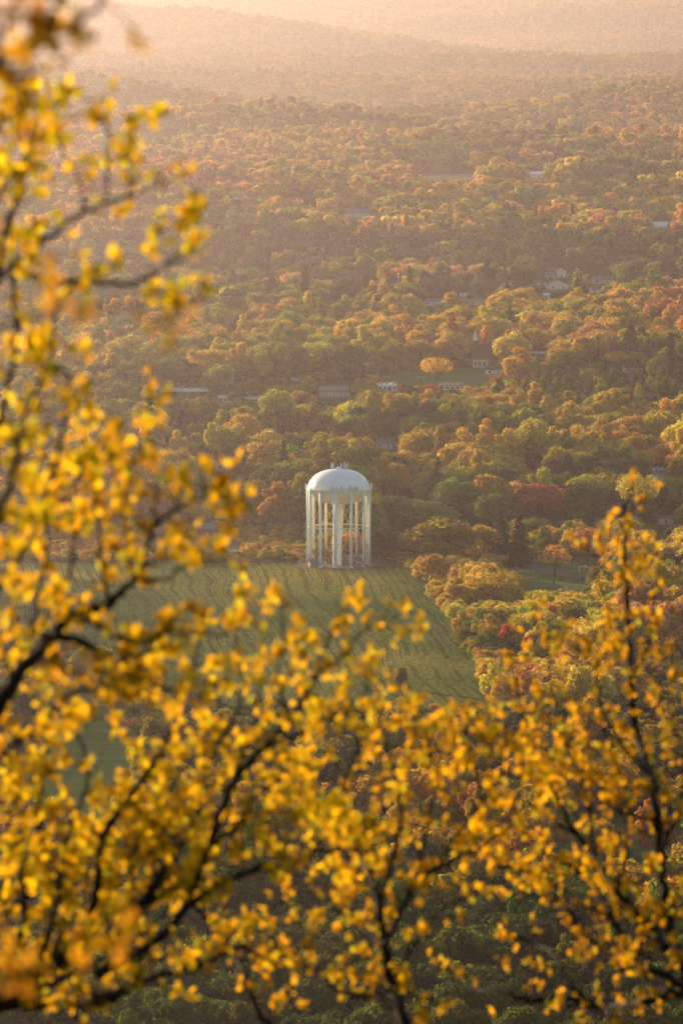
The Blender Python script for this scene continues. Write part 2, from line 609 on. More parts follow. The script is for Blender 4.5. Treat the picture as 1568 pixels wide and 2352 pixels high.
    mb.build('balcony_rail', M['tank'], t)
    # leg ladder and overflow pipe
    q = A0 + R(-3.5)
    x, y = (RL + .1) * math.cos(q), (RL + .1) * math.sin(q)
    mb = MB().tube([(x - .1, y - .5, 30.8), (x - .1, y - .5, 1.2), (x - .5, y - .9, .5), (x - 1.3, y - 1.3, .35), (x - 1.5, y - 1.4, 0)], .20, 8)
    mb.build('overflow_pipe', M['leg'], t, True)
    for q0 in (84.2, 264.2):
        q = A0 + R(q0 + 5.8 + (6 if q0 < 100 else -6))
        mb = MB()
        for dq in (-.016, .016):
            mb.tube([(RL * 1.01 * math.cos(q + dq), RL * 1.01 * math.sin(q + dq), 1), (RL * 1.01 * math.cos(q + dq), RL * 1.01 * math.sin(q + dq), 30.5)], .06, 4)
        for zz in np.arange(1.2, 30, .9):
            mb.tube([(RL * 1.01 * math.cos(q - .016), RL * 1.01 * math.sin(q - .016), zz), (RL * 1.01 * math.cos(q + .016), RL * 1.01 * math.sin(q + .016), zz)], .04, 4)
        mb.build('ladder', M['leg'], t)
    # roof vent and aerial
    MB().lathe([(1.1, ZEQ + 7.5), (1.1, ZEQ + 8.3), (.6, ZEQ + 8.6), (.01, ZEQ + 8.65)], 20).build('roof_vent', M['tank'], t, True)
    MB().tube([(-1.0, 0, ZEQ + 7.5), (-1.0, 0, ZEQ + 12.4)], .05, 5).build('whip_aerial', M['steel'], t)
    MB().tube([(-6.2, -2, ZEQ + 6.6), (-6.2, -2, ZEQ + 8.4)], .05, 5).build('whip_aerial', M['steel'], t)
    # antenna panels on the roof
    for (x, y, zz, h) in ((-2.9, -.6, 7.4, 2.2), (-2.3, .9, 7.4, 1.9), (1.1, -.8, 7.5, 2.0), (2.4, -.3, 7.4, 2.5), (3.4, -.6, 7.2, 2.2)):
        a = MB().box(x - .36, y - .14, ZEQ + zz + .7, x + .36, y + .14, ZEQ + zz + .7 + h).build('antenna_panel', M['panel'], t)
        MB().tube([(x + .1, y + .28, ZEQ + zz - .2), (x + .1, y + .28, ZEQ + zz + h + .5)], .08, 6).build('mount_pole', M['dark_steel'], a)
    # antenna panels on the balcony
    for qd, z0, h in ((-101, -1.0, 2.4), (-93, -.2, 1.6), (-84, -.5, 2.4), (-70, -.2, 2.2), (-68.5, -.3, 1.4), (-62, -1.6, 2.8), (-58, -.2, 1.7), (-56, -.1, 1.4), (4, -.2, 2.2), (-8, 0, 1.8), (176, -.4, 2.2), (187, 0, 2.0), (80, 0, 2), (95, 0, 2)):
        q = R(qd)
        x, y = 13.55 * math.cos(q), 13.55 * math.sin(q)
        a = MB().box(x - .25, y - .14, ZEQ + z0, x + .25, y + .14, ZEQ + z0 + h).build('antenna_panel', M['panel'], t)
        MB().tube([(x + .05, y + .22, ZEQ + z0 - .3), (x + .05, y + .22, ZEQ + z0 + h + .1)], .06, 5).build('mount_pole', M['dark_steel'], a)
    mb = MB()
    mb.tube([(13.4 * math.cos(R(q)), 13.4 * math.sin(R(q)), ZEQ + .15 + .18 * math.sin(q * .9)) for q in range(-102, -40, 3)], .035, 5)
    mb.build('cable', M['dark_steel'], t)
    keep(688, 1048, 866, 1302, 2312)


build_tower()


def gable(name, label, cat, loc, w, d, h, rh, wall, roof, rz=0.0, windows=3, over=.35, group=None, door=True, ridge='x', chimney=False, storeys=1, foot=True, kp=True, extra=None):
    """small house: walls with gables, two roof slopes, windows on the side facing the viewer"""
    t = empty(name, loc, label, cat, group, rz)
    hw, hd = w / 2, d / 2
    mb = MB()
    if ridge == 'x':
        v = [(-hw, -hd, -.6), (hw, -hd, -.6), (hw, hd, -.6), (-hw, hd, -.6), (-hw, -hd, h), (hw, -hd, h), (hw, hd, h), (-hw, hd, h), (-hw, 0, h + rh), (hw, 0, h + rh)]
        f = [(0, 1, 5, 4), (2, 3, 7, 6), (1, 2, 6, 9, 5), (3, 0, 4, 8, 7), (0, 3, 2, 1)]
        o, s = over, rh / hd * over
        rv = [(-hw - o, -hd - o, h - s + .08), (hw + o, -hd - o, h - s + .08), (hw + o, 0, h + rh + .08), (-hw - o, 0, h + rh + .08), (hw + o, hd + o, h - s + .08), (-hw - o, hd + o, h - s + .08)]
        q = [(x, y, z + .16) for x, y, z in rv]
    else:
        v = [(-hw, -hd, -.6), (hw, -hd, -.6), (hw, hd, -.6), (-hw, hd, -.6), (-hw, -hd, h), (hw, -hd, h), (hw, hd, h), (-hw, hd, h), (0, -hd, h + rh), (0, hd, h + rh)]
        f = [(0, 1, 5, 8, 4), (1, 2, 6, 5), (2, 3, 7, 9, 6), (3, 0, 4, 7), (0, 3, 2, 1)]
        o, s = over, rh / hw * over
        rv = [(-hw - o, hd + o, h - s + .08), (-hw - o, -hd - o, h - s + .08), (0, -hd - o, h + rh + .08), (0, hd + o, h + rh + .08), (hw + o, -hd - o, h - s + .08), (hw + o, hd + o, h - s + .08)]
        q = [(x, y, z + .16) for x, y, z in rv]
    mb.add(v, f)
    mb.build('wall', wall, t)
    rf = MB().add(q + rv, [(0, 1, 2, 3), (3, 2, 4, 5), (9, 8, 7, 6), (11, 10, 8, 9), (0, 6, 7, 1), (1, 7, 8, 2), (2, 8, 10, 4), (4, 10, 11, 5), (5, 11, 9, 3), (3, 9, 6, 0)]).build('roof', roof, t)
    windows = max(1, (windows + 1) // 2) if windows else 0
    for s in range(storeys):
        zz = .9 + 2.8 * s
        for i in range(windows):
            x = -hw + w * (i + .5) / windows
            if door and s == 0 and i == windows // 2:
                MB().box(x - .5, -hd - .06, 0, x + .5, -hd + .02, 2.1).build('door', M['tan_wall'], t)
                continue
            wn = MB().box(x - .62, -hd - .07, zz - .1, x + .62, -hd + .02, zz + 1.4).build('window', M['white_wall'], t)
            MB().box(x - .5, -hd - .09, zz, x + .5, -hd - .03, zz + 1.3).build('pane', M['glass'], wn)
    if chimney:
        MB().box(hw * .4 - .4, -.4, h + rh * .5, hw * .4 + .4, .4, h + rh + 1.1).build('chimney', M['brick'], rf)
    if foot:
        FOOT.append((loc[0], loc[1], max(w, d) / 2 + 3.5))
    if kp:
        vx, vy = proj(loc[0], loc[1] - hd, loc[2])
        k = FPX / loc[1]
        keep(vx - w * .4 * k, vy - (h + rh) * k, vx + w * .4 * k, vy - .5 * h * k, loc[1])
    return t


def hse(vx, vy, D=None):
    g = ground(vx, vy, 900) if D is None else at(vx, vy, D)
    return (g.x, g.y, float(tz(g.x, g.y)))


# site around the tower foot
def build_site():
    n = 40
    v, f = [], []
    for r in (0.01, 9, 16.2):
        for k in range(n):
            q = 2 * math.pi * k / n
            x, y = TX + r * math.cos(q) * 1.12, TY + r * math.sin(q)
            v.append((x, y, float(tz(x, y)) + .32))
    for i in range(2):
        for k in range(n):
            f.append((i * n + k, i * n + (k + 1) % n, (i + 1) * n + (k + 1) % n, (i + 1) * n + k))
    tag(MB().add(v, f).build('gravel_pad', M['gravel']), kind='structure')
    z = TZ + .2
    gable('shed', 'small tan shed with grey gable roof at the left foot of the water tower', 'shed', (TX - 9.8, TY - 8.6, z), 4.2, 3.4, 2.0, 1.3, M['tan_wall'], M['grey_roof'], R(12), 0, foot=False, kp=False, door=False)
    gable('pump_house', 'long low brick pump house behind the riser of the water tower', 'building', (TX - 2.6, TY + 8.0, z), 8.5, 5, 3.4, .9, M['brick'], M['brown_roof'], 0, 3, foot=False, kp=False)
    gable('pump_house', 'low brick building at the right foot of the water tower', 'building', (TX + 5.6, TY + 5.6, z), 7.4, 5, 2.9, .5, M['brick'], M['grey_roof'], 0, 3, foot=False, kp=False)
    t = empty('generator', (TX + 8.4, TY - 5.5, z), 'white generator cabinet on the gravel right of the tower riser', 'generator')
    MB().box(-1, -.6, .15, 1, .6, 1.7).build('housing', M['steel'], t)
    MB().box(-1.1, -.7, -.2, 1.1, .7, .15).build('base', M['gravel'], t)
    MB().box(-.7, -.64, .4, .1, -.6, 1.3).build('louvre', M['dark_steel'], t)
    MB().tube([(.6, 0, 1.7), (.6, 0, 2.3)], .08, 8).build('exhaust_pipe', M['dark_steel'], t)
    t = empty('equipment_cabinet', (TX - 5.6, TY - 6.2, z), 'pale equipment cabinet beside the second leg of the water tower', 'cabinet')
    MB().box(-.6, -.4, .1, .6, .4, 1.9).build('housing', M['white_wall'], t)
    MB().box(-.7, -.5, -.2, .7, .5, .1).build('base', M['gravel'], t)
    MB().box(-.45, -.43, .3, -.02, -.4, 1.7).build('door', M['steel'], t)
    t = empty('leaning_pole', (TX - 11.2, TY - 8.0, z), 'rusty pole leaning against the left leg of the water tower', 'pole')
    MB().tube([(-.2, 0, .0), (-1.1, .4, 5.0)], [.16, .12], 6).build('shaft', M['brick'], t)
    MB().box(-1.4, .2, 5.0, -.9, .6, 5.2).build('cap', M['dark_steel'], t)
    # chain-link fence
    t = empty('chain_link_fence', (TX, TY, z), 'thin chain link fence around the foot of the water tower', 'fence')
    m1, m2 = MB(), MB()
    n = 44
    for k in range(n):
        q = 2 * math.pi * k / n
        q2 = 2 * math.pi * (k + 1) / n
        p, p2 = [(16.6 * math.cos(a), 14.9 * math.sin(a)) for a in (q, q2)]
        za = float(tz(TX + p[0], TY + p[1])) - z
        MB().tube([(p[0], p[1], za - .3), (p[0], p[1], za + 2.1)], .05, 4).build('post', M['mesh'], t)
        for s in (.3, .9, 1.5, 2.05):
            m1.tube([(p[0], p[1], za + s), (p2[0], p2[1], za + s)], .016, 3)
        for i in range(9):
            f0 = i / 9
            a = Vector((p[0] + (p2[0] - p[0]) * f0, p[1] + (p2[1] - p[1]) * f0, za + .05))
            m1.tube([a, a + Vector((0, 0, 2.0))], .012, 3)
    m1.build('wire_netting', M['mesh'], t)


build_site()

# ------------------------------------------------------------------ houses and other buildings
MHG = 'houses clustered on the far hillside'
A = gable
A('house', 'white house with a wide front gable and porch among the hillside houses', 'house', hse(1279, 664), 14.5, 9, 3.2, 2.6, M['white_wall'], M['grey_roof'], R(6), 4, ridge='y', group=MHG)
A('house', 'low white trailer left of the gabled hillside house', 'house', hse(1237, 656), 9, 5, 2.6, .9, M['white_wall'], M['grey_roof'], R(-8), 3, group=MHG)
A('house', 'small bright white gabled house above the hillside cluster', 'house', hse(1288, 638), 6.5, 6, 4.6, 1.6, M['white_wall'], M['metal_roof'], 0, 2, ridge='y', group=MHG)
A('house', 'grey roofed cottage behind the gabled hillside house', 'house', hse(1262, 640), 6.5, 5, 2.8, 1.6, M['cream_wall'], M['grey_roof'], R(10), 2, group=MHG)
A('house', 'brown roofed house topmost of the hillside cluster', 'house', hse(1272, 624), 9, 7, 3, 2.2, M['tan_wall'], M['brown_roof'], 0, 3, group=MHG, chimney=True)
A('house', 'long pale bungalow standing right of the hillside cluster', 'house', hse(1383, 652), 14, 8, 3.0, 2.2, M['cream_wall'], M['grey_roof'], R(-6), 4, group=MHG, chimney=True)
A('shed', 'small white outbuilding below the long pale bungalow', 'shed', hse(1363, 673), 5, 4, 2.6, 1.4, M['white_wall'], M['grey_roof'], R(15), 1, group=MHG)
A('shed', 'tiny white shed under the hillside cluster', 'shed', hse(1254, 687), 4.6, 4, 2.6, 1.2, M['white_wall'], M['metal_roof'], R(-10), 1, group=MHG)
A('house', 'long grey roofed trailer in the row below the dark wood', 'house', hse(998, 702), 13, 6, 2.8, 1.5, M['white_wall'], M['grey_roof'], R(-3), 5, group='trailers below the dark wood')
A('house', 'pale trailer on the right of the row below the dark wood', 'house', hse(1098, 702), 12, 6, 2.8, 1.5, M['cream_wall'], M['grey_roof'], R(4), 4, group='trailers below the dark wood')
A('house', 'small white hut with a flagpole above the church', 'house', hse(1064, 690), 4.4, 4, 3.2, 1.3, M['white_wall'], M['metal_roof'], 0, 1)
A('house', 'low cottage with one white wall beside the church', 'house', hse(1135, 860), 9, 6, 2.8, 1.8, M['white_wall'], M['brown_roof'], R(-10), 3)
A('house', 'dark roofed house half hidden right of the young plantation', 'house', hse(1452, 856), 10, 8, 2.8, 2.6, M['tan_wall'], M['brown_roof'], R(8), 3)
t = A('house', 'two storey white house with grey roof left of the tower', 'house', hse(502, 1094), 6.6, 7, 4.9, 2.3, M['white_wall'], M['grey_roof'], R(-14), 3, storeys=2, chimney=True)
t = A('house', 'white gabled house with three skylights in its grey roof', 'house', hse(1506, 1102), 7.4, 7, 3.2, 2.8, M['white_wall'], M['grey_roof'], R(16), 2)
for k in range(3):
    x = -2.2 + 2.0 * k
    mb = MB().add([(x, -2.3, 4.62), (x + .9, -2.3, 4.62), (x + .9, -1.3, 5.42), (x, -1.3, 5.42)], [(0, 1, 2, 3)])
    mb.build('skylight', M['metal_roof'], t)
A('house', 'small pale house behind the orange shrubs right of the golf lawn', 'house', hse(1380, 1213), 5.2, 5, 2.8, 1.5, M['cream_wall'], M['grey_roof'], R(20), 2, ridge='y')
A('house', 'low carport building by the telegraph pole at the right edge', 'house', hse(1527, 1203), 6.4, 5, 2.7, .8, M['cream_wall'], M['grey_roof'], 0, 2)
A('house', 'red boarded barn half hidden by leaves left of the field', 'barn', hse(545 - 70, 1232), 7, 6, 3.4, 2.2, M['red_wall'], M['grey_roof'], R(10), 2)
A('house', 'white house seen past the leaves on the far left slope', 'house', hse(347, 653), 8.5, 6, 2.8, 1.6, M['white_wall'], M['grey_roof'], 0, 3)
A('barn', 'long barn with pale metal roof in the far right wood', 'barn', hse(1512, 528), 15, 10, 2.6, 3.4, M['cream_wall'], M['metal_roof'], R(-22), 3)
A('warehouse', 'long low warehouse lying in the far hazy wood', 'warehouse', hse(1030, 416), 50, 18, 4.5, 1.2, M['cream_wall'], M['grey_roof'], R(-3), 8)
A('house', 'white farmhouse roof showing in the hazy middle distance', 'house', hse(822, 500), 20, 11, 3.5, 3.2, M['white_wall'], M['grey_roof'], R(8), 4)
A('house', 'tiny white house alone in the hazy wood at upper right', 'house', hse(1227, 408), 16, 9, 3, 2, M['white_wall'], M['metal_roof'], 0, 3)
A('house', 'white gable end peeping from the wood at upper left', 'house', hse(466, 499), 7, 7, 4, 2.6, M['white_wall'], M['metal_roof'], 0, 2, ridge='y')
A('house', 'grey house half buried in trees right of the tower top', 'house', hse(885, 1030), 8, 6, 2.8, 1.8, M['cream_wall'], M['grey_roof'], R(-12), 3)


def build_church():
    b = hse(1111, 840)
    t = empty('church', b, 'brown roofed church with a slender white spire', 'church', None, R(-12))
    k = b[1] / FPX
    mb = MB()
    hw, hd, h, rh = 6.0, 8, 5.5, 6.0
    v = [(-hw, -hd, -.6), (hw, -hd, -.6), (hw, hd, -.6), (-hw, hd, -.6), (-hw, -hd, h), (hw, -hd, h), (hw, hd, h), (-hw, hd, h), (-hw, 0, h + rh), (hw, 0, h + rh)]
    mb.add(v, [(0, 1, 5, 4), (2, 3, 7, 6), (1, 2, 6, 9, 5), (3, 0, 4, 8, 7)]).build('wall', M['brick'], t)
    rv = [(-hw - .4, -hd - .5, h - .3), (hw + .4, -hd - .5, h - .3), (hw + .4, 0, h + rh + .15), (-hw - .4, 0, h + rh + .15), (hw + .4, hd + .5, h - .3), (-hw - .4, hd + .5, h - .3)]
    MB().add(rv, [(0, 1, 2, 3), (3, 2, 4, 5)]).build('roof', M['brown_roof'], t)
    s = MB().box(-6.2, -3.2, 0, -3.2, -.2, 14.0).build('tower', M['brick'], t)
    MB().add([(-6.0, -3.0, 14.02), (-3.4, -3.0, 14.02), (-3.4, -.4, 14.02), (-6.0, -.4, 14.02), (-5.5, -2.5, 16.2), (-3.9, -2.5, 16.2), (-3.9, -.9, 16.2), (-5.5, -.9, 16.2), (-4.7, -1.7, 20.4)],
             [(0, 1, 5, 4), (1, 2, 6, 5), (2, 3, 7, 6), (3, 0, 4, 7), (4, 5, 8), (5, 6, 8), (6, 7, 8), (7, 4, 8)]).build('spire', M['white_wall'], s)
    MB().box(4.6, -1, 11.2, 6.3, 1, 14.4).build('bell_gable', M['white_wall'], t)
    MB().box(-4, -hd - 5, -.4, 4.5, -hd + .2, 3.6).build('porch_wing', M['cream_wall'], t)
    for x in (-2.6, 0, 2.6):
        MB().box(x - .45, -hd - 5.08, .8, x + .45, -hd - 4.95, 2.8).build('window', M['glass'], t)
    FOOT.append((b[0], b[1], 13))
    keep(1086, 764, 1136, 836, b[1] - 6)


build_church()


def flat_block(name, label, vx, vy, w, d, h, wall, roof, rz=0.0, nwin=4, units=2, chimney=None, cat='building', group=None):
    b = hse(vx, vy)
    t = empty(name, b, label, cat, group, rz)
    hw, hd = w / 2, d / 2
    MB().box(-hw, -hd, -.6, hw, hd, h).build('wall', wall, t)
    rf = MB().box(-hw - .3, -hd - .3, h + .003, hw + .3, hd + .3, h + .5).build('roof', roof, t)
    for i in range(units):
        x = -hw + w * (i + .6) / units
        MB().box(x - .9, -1.2, h + .502, x + .9, .8, h + 1.5).build('roof_unit', M['steel'], rf)
    for i in range(nwin):
        x = -hw + w * (i + .5) / nwin
        MB().box(x - w / nwin * .32, -hd - .08, h * .35, x + w / nwin * .32, -hd + .02, h * .75).build('window', M['glass'], t)
    if chimney is not None:
        MB().add(*(lambda m: (m.v, m.f))(MB().tube([(chimney, 1, h + .3), (chimney, 1, h + 6.2)], [.62, .5], 10))).build('chimney', M['orange_brick'], rf)
    FOOT.append((b[0], b[1], max(w, d) / 2 + 3))
    k = FPX / b[1]
    top = 6.8 if chimney is not None else h * .5
    keep(vx - hw * .8 * k, vy - (h + 1) * k, vx + hw * .7 * k, vy - .55 * h * k, b[1] - hd)
    if chimney is not None:
        keep(vx + (chimney - 1.2) * k, vy - (h + 6) * k, vx + (chimney + 1.2) * k, vy - h * k, b[1])
    return t


flat_block('school_building', 'long flat roofed school block with a tall slim chimney', 423, 912, 24, 26, 3.6, M['brick'], M['pale_roof'], R(2), 5, 4, 9.2)
flat_block('school_building', 'short glinting flat roofed school wing right of the chimney block', 518, 926, 7, 10, 3.2, M['white_wall'], M['pale_roof'], 0, 3, 1)
flat_block('school_building', 'low outlying school wing left of the parking lot', 583, 924, 9, 10, 2.2, M['cream_wall'], M['pale_roof'], 0, 4, 2)
flat_block('hall', 'flat roofed brick hall with bright white roof right of the church', 1232, 828, 9.6, 14, 4.2, M['brick'], M['pale_roof'], R(-4), 4, 1)
flat_block('store', 'white flat roofed store with rooftop units below the playing field', 887, 898, 10, 12, 3.2, M['white_wall'], M['pale_roof'], R(5), 4, 3)
flat_block('store', 'low store behind the red tree below the playing field', 1038, 895, 13.5, 10, 2.4, M['cream_wall'], M['grey_roof'], 0, 5, 2)

# ------------------------------------------------------------------ parking lot, road
g0 = [ground(x, y) for x, y in ((722, 916), (806, 916), (800, 886), (736, 886))]
patch_world('parking_lot', M['asphalt'], [(p.x, p.y) for p in g0], .3)
mb = MB()
for i in range(12):
    f = (i + .5) / 12
    for t0, t1 in ((.12, .42), (.58, .88)):
        a = g0[0].lerp(g0[1], f).lerp(g0[3].lerp(g0[2], f), t0)
        b = g0[0].lerp(g0[1], f).lerp(g0[3].lerp(g0[2], f), t1)
        za, zb = float(tz(a.x, a.y)) + .36, float(tz(b.x, b.y)) + .36
        mb.add([(a.x - .14, a.y, za), (a.x + .14, a.y, za), (b.x + .14, b.y, zb), (b.x - .14, b.y, zb)], [(0, 1, 2, 3)])
for tt in (.27, .73):
    a, b = g0[0].lerp(g0[3], tt), g0[1].lerp(g0[2], tt)
    for i in range(10):
        p, q = a.lerp(b, i / 10), a.lerp(b, (i + 1) / 10)
        mb.add([(p.x, p.y - .5, float(tz(p.x, p.y)) + .36), (q.x, q.y - .5, float(tz(q.x, q.y)) + .36), (q.x, q.y + .5, float(tz(q.x, q.y)) + .36), (p.x, p.y + .5, float(tz(p.x, p.y)) + .36)], [(0, 1, 2, 3)])
tag(mb.build('parking_lines', M['paint']), kind='structure')
keep(732, 888, 800, 912, g0[0].y - 3)


def ribbon(name, mat, pts, w, lift):
    P = [ground(x, y) for x, y in pts]
    Q = []
    for i in range(len(P) - 1):
        for k in range(10):
            f = k / 10
            a, b, c, d = P[max(i - 1, 0)], P[i], P[i + 1], P[min(i + 2, len(P) - 1)]
            Q.append(.5 * ((2 * b) + (c - a) * f + (2 * a - 5 * b + 4 * c - d) * f * f + (3 * b - a - 3 * c + d) * f ** 3))
    Q.append(P[-1])
    v, fs = [], []
    for i, p in enumerate(Q):
        d = Q[min(i + 1, len(Q) - 1)] - Q[max(i - 1, 0)]
        n = Vector((-d.y, d.x, 0)).normalized() * w / 2
        for q in (p + n, p - n):
            v.append((q.x, q.y, float(tz(q.x, q.y)) + lift))
    for i in range(len(Q) - 1):
        fs.append((2 * i, 2 * i + 1, 2 * i + 3, 2 * i + 2))
    tag(MB().add(v, fs).build(name, mat), kind='structure')
    return Q


road = ribbon('road', M['asphalt'], [(1190, 1296), (1240, 1306), (1290, 1319), (1345, 1330), (1400, 1334), (1480, 1330)], 7, .30)
ribbon('road', M['asphalt'], [(1310, 1303), (1370, 1305), (1430, 1303), (1500, 1300)], 6, .32)
ribbon('path', M['gravel'], [(1245, 1349), (1262, 1345), (1290, 1347), (1302, 1355), (1285, 1360)], 1.6, .32)
ribbon('road', M['asphalt'], [(700, 850), (745, 868), (790, 870), (840, 862)], 7, .30)
ribbon('track', M['soil'], [(430, 1298), (560, 1299), (690, 1301), (720, 1303), (800, 1305), (900, 1303)], 2.4, .34)
for i, (x0, x1, y) in enumerate(((1172, 1202, 1305), (1188, 1226, 1313), (1192, 1230, 1329))):
    gs = [ground(a, b) for a, b in ((x0, y + 3), (x1, y + 2), (x1 + 2, y - 2), (x0 + 4, y - 2))]
    patch_world('golf_tee', M['tee'], [(p.x, p.y) for p in gs], .34 + .04 * i)


# ------------------------------------------------------------------ street furniture
def lamp(vx, vy, h, arm, label):
    b = hse(vx, vy)
    t = empty('street_lamp', b, label, 'street lamp', 'street lamps along the park road')
    MB().tube([(0, 0, -.3), (0, 0, h - .6), (arm * .25, 0, h - .1), (arm, 0, h)], [.13, .11, .09, .08], 8).build('post', M['steel'], t, True)
    MB().add(*(lambda m: (m.v, m.f))(MB().tube([(arm - .15, 0, h + .02), (arm + .5, 0, h + .05), (arm + .8, 0, h)], [.14, .2, .05], 8))).build('lamp_head', M['metal_roof'], t)
    MB().lathe([(.3, -.3), (.3, .25), (.14, .4)], 10).build('base', M['gravel'], t)
    k = FPX / b[1]
    keep(vx - 2, vy - h * k, vx + 2 + max(arm, 0) * k, vy, b[1])


lamp(1226, 1306, 6.9, 2.0, 'pale street lamp left of the lone orange tree')
lamp(1330, 1339, 6.6, 1.9, 'pale street lamp right of the lone orange tree by the fence')
lamp(1502, 1245, 4.8, -1.4, 'small curved street lamp at the right edge')


def power_pole(vx, vy, h, label, arms=1, group='utility poles', mat='wood', wires=True, aw=1.3):
    b = hse(vx, vy)
    t = empty('utility_pole', b, label, 'utility pole', group)
    MB().tube([(0, 0, -.5), (0, 0, h)], [.2, .13], 8).build('pole', M[mat], t)
    for k in range(arms):
        z = h - .5 - 1.6 * k
        a = MB().box(-aw, -.1, z - .09, aw, -.24, z + .09).build('crossarm', M[mat], t)
        for x in (-aw + .1, -.35, .35, aw - .1):
            MB().lathe([(.07, z + .09), (.1, z + .2), (.05, z + .34)], 6).build('insulator', M['steel'], a, loc=(x, -.17, 0))
    MB().add(*(lambda m: (m.v, m.f))(MB().tube([(.32, 0, h - 3.2), (.32, 0, h - 2.2)], .24, 8))).build('transformer', M['steel'], t)
    k = FPX / b[1]
    keep(vx - 3, vy - h * k, vx + 3, vy - 1.5 * k, b[1])
    FOOT.append((b[0], b[1], 4))
    return Vector(b), h


p1 = power_pole(796, 872, 9.8, 'utility pole with two glinting crossarms beside the parking lot', 2)
p2 = power_pole(745, 878, 7.5, 'utility pole above the left end of the parking lot', 1)
p3 = power_pole(918, 864, 9.0, 'pale utility pole on the left of the playing field', 1, mat='gravel')
p4 = power_pole(1077, 862, 8.6, 'pale utility pole on the right of the playing field', 1, mat='gravel')
p5 = power_pole(554, 1092, 6.5, 'brown utility pole beside the two storey white house', 2)
p6 = power_pole(1228, 1086, 6.4, 'brown utility pole in front of the dark wood behind the tower', 2)
p7 = power_pole(1512, 1240, 11.0, 'telegraph pole beside the carport at the right edge', 1)
p8 = power_pole(1340, 458, 18, 'tall lone mast rising from the hazy wood', 1)


def wire(a, b, n, label, sag=1.2, off=(-1.1, -.3, .5, 1.1), mat='dark_steel', r=.022, dz=0.0):
    (pa, ha), (pb, hb) = a, b
    mb = MB()
    for o in off[:n]:
        pts = []
        for i in range(15):
            f = i / 14
            p = (pa + Vector((o, 0, ha - .3 + dz))).lerp(pb + Vector((o, 0, hb - .3 + dz)), f)
            p.z -= sag * 4 * f * (1 - f)
            pts.append(p)
        mb.tube(pts, r, 4, False)
    return tag(mb.build('overhead_wire', M[mat]), label, 'wire')


wire(p3, p4, 3, 'overhead wires strung across the playing field')
wire(p2, p1, 3, 'overhead wires above the parking lot')
wire(p1, p3, 3, 'overhead wires from the glinting pole to the playing field')
wire(p5, p6, 3, 'long overhead wires passing behind the water tower', 2.0)
# glinting lines beside the two-armed pole
pa = p1[0]
mb = MB()
for z0 in (9.4, 8.8, 6.2, 5.6):
    mb.tube([(pa.x - 4.2 + .35 * f * 8, pa.y - .4, pa.z + z0 + 1.6 * (1 - f) ** 2) for f in np.linspace(0, 1.4, 10)], .075, 4)
tag(mb.build('cable_bundle', M['insul']), 'glinting cables curving off the two armed pole', 'cable')

# park fence
P = [q for q in road if 1308 < float(proj(q.x, q.y, q.z)[0]) < 1360]
t = empty('rail_fence', (P[0].x, P[0].y - 5, float(tz(P[0].x, P[0].y - 5))), 'brown post and rail fence beside the bend of the park road', 'fence')
base = Vector(t.location)
pp = []
for q in P[::1]:
    x, y = q.x, q.y - 5
    pp.append(Vector((x, y, float(tz(x, y)))) - base)
for q in pp:
    MB().box(q.x - .12, q.y - .12, q.z - .3, q.x + .12, q.y + .12, q.z + 1.5).build('post', M['wood'], t)
for zz in (.55, 1.2):
    mb = MB()
    for a, b in zip(pp, pp[1:]):
        mb.tube([a + Vector((0, -.16, zz)), b + Vector((0, -.16, zz))], .08, 4)
    mb.build('rail', M['wood'], t)

b = hse(1184, 1309)
t = empty('utility_cabinet', b, 'grey green cabinet standing on the golf tee', 'cabinet')
MB().box(-.8, -.5, .1, .8, .5, 1.0).build('housing', M['green_metal'], t)
MB().add([(-.95, -.65, 1.0), (.95, -.65, 1.0), (.95, .65, 1.0), (-.95, .65, 1.0), (-.7, -.4, 1.2), (.7, -.4, 1.2), (.7, .4, 1.2), (-.7, .4, 1.2)], [(0, 1, 5, 4), (1, 2, 6, 5), (2, 3, 7, 6), (3, 0, 4, 7), (4, 5, 6, 7), (0, 3, 2, 1)]).build('lid', M['green_metal'], t)
MB().box(-.9, -.6, -.3, .9, .6, .1).build('base', M['gravel'], t)
b = hse(1270, 1344)
t = empty('litter_bin', b, 'dark litter bin on the lawn below the lone orange tree', 'bin')
MB().lathe([(.42, .0), (.5, 1.2), (.46, 1.2), (.40, .1)], 14).build('bin_body', M['black'], t, True)
MB().lathe([(.55, 1.2), (.5, 1.4), (.1, 1.55), (.0, 1.56)], 14).build('lid', M['dark_steel'], t, True)
for vx, vy, lb in ((1291, 1334, 'wooden bench on the lawn beside the park road'), (1251, 1326, 'wooden bench left of the lone orange tree')):
    b = hse(vx, vy)
    t = empty('park_bench', b, lb, 'bench', 'park benches')
    MB().box(-1.1, -.25, .42, 1.1, .25, .5).build('seat', M['wood'], t)
    MB().box(-1.1, .26, .5, 1.1, .34, 1.0).build('backrest', M['wood'], t)
    for x in (-.9, .9):
        MB().box(x - .08, -.22, -.2, x + .08, .3, .42).build('leg', M['dark_steel'], t)
for vx, vy, lb in ((966, 876, 'white goal frame on the right part of the playing field'), (886, 874, 'white goal frame on the left part of the playing field')):
    b = hse(vx, vy)
    t = empty('football_goal', b, lb, 'goal', 'goal frames on the playing field')
    for x in (-1.8, 1.8):
        MB().tube([(x, 0, -.2), (x, 0, 2.3)], .09, 6).build('post', M['white_wall'], t)
    MB().tube([(-1.9, 0, 2.3), (1.9, 0, 2.3)], .09, 6).build('crossbar', M['white_wall'], t)


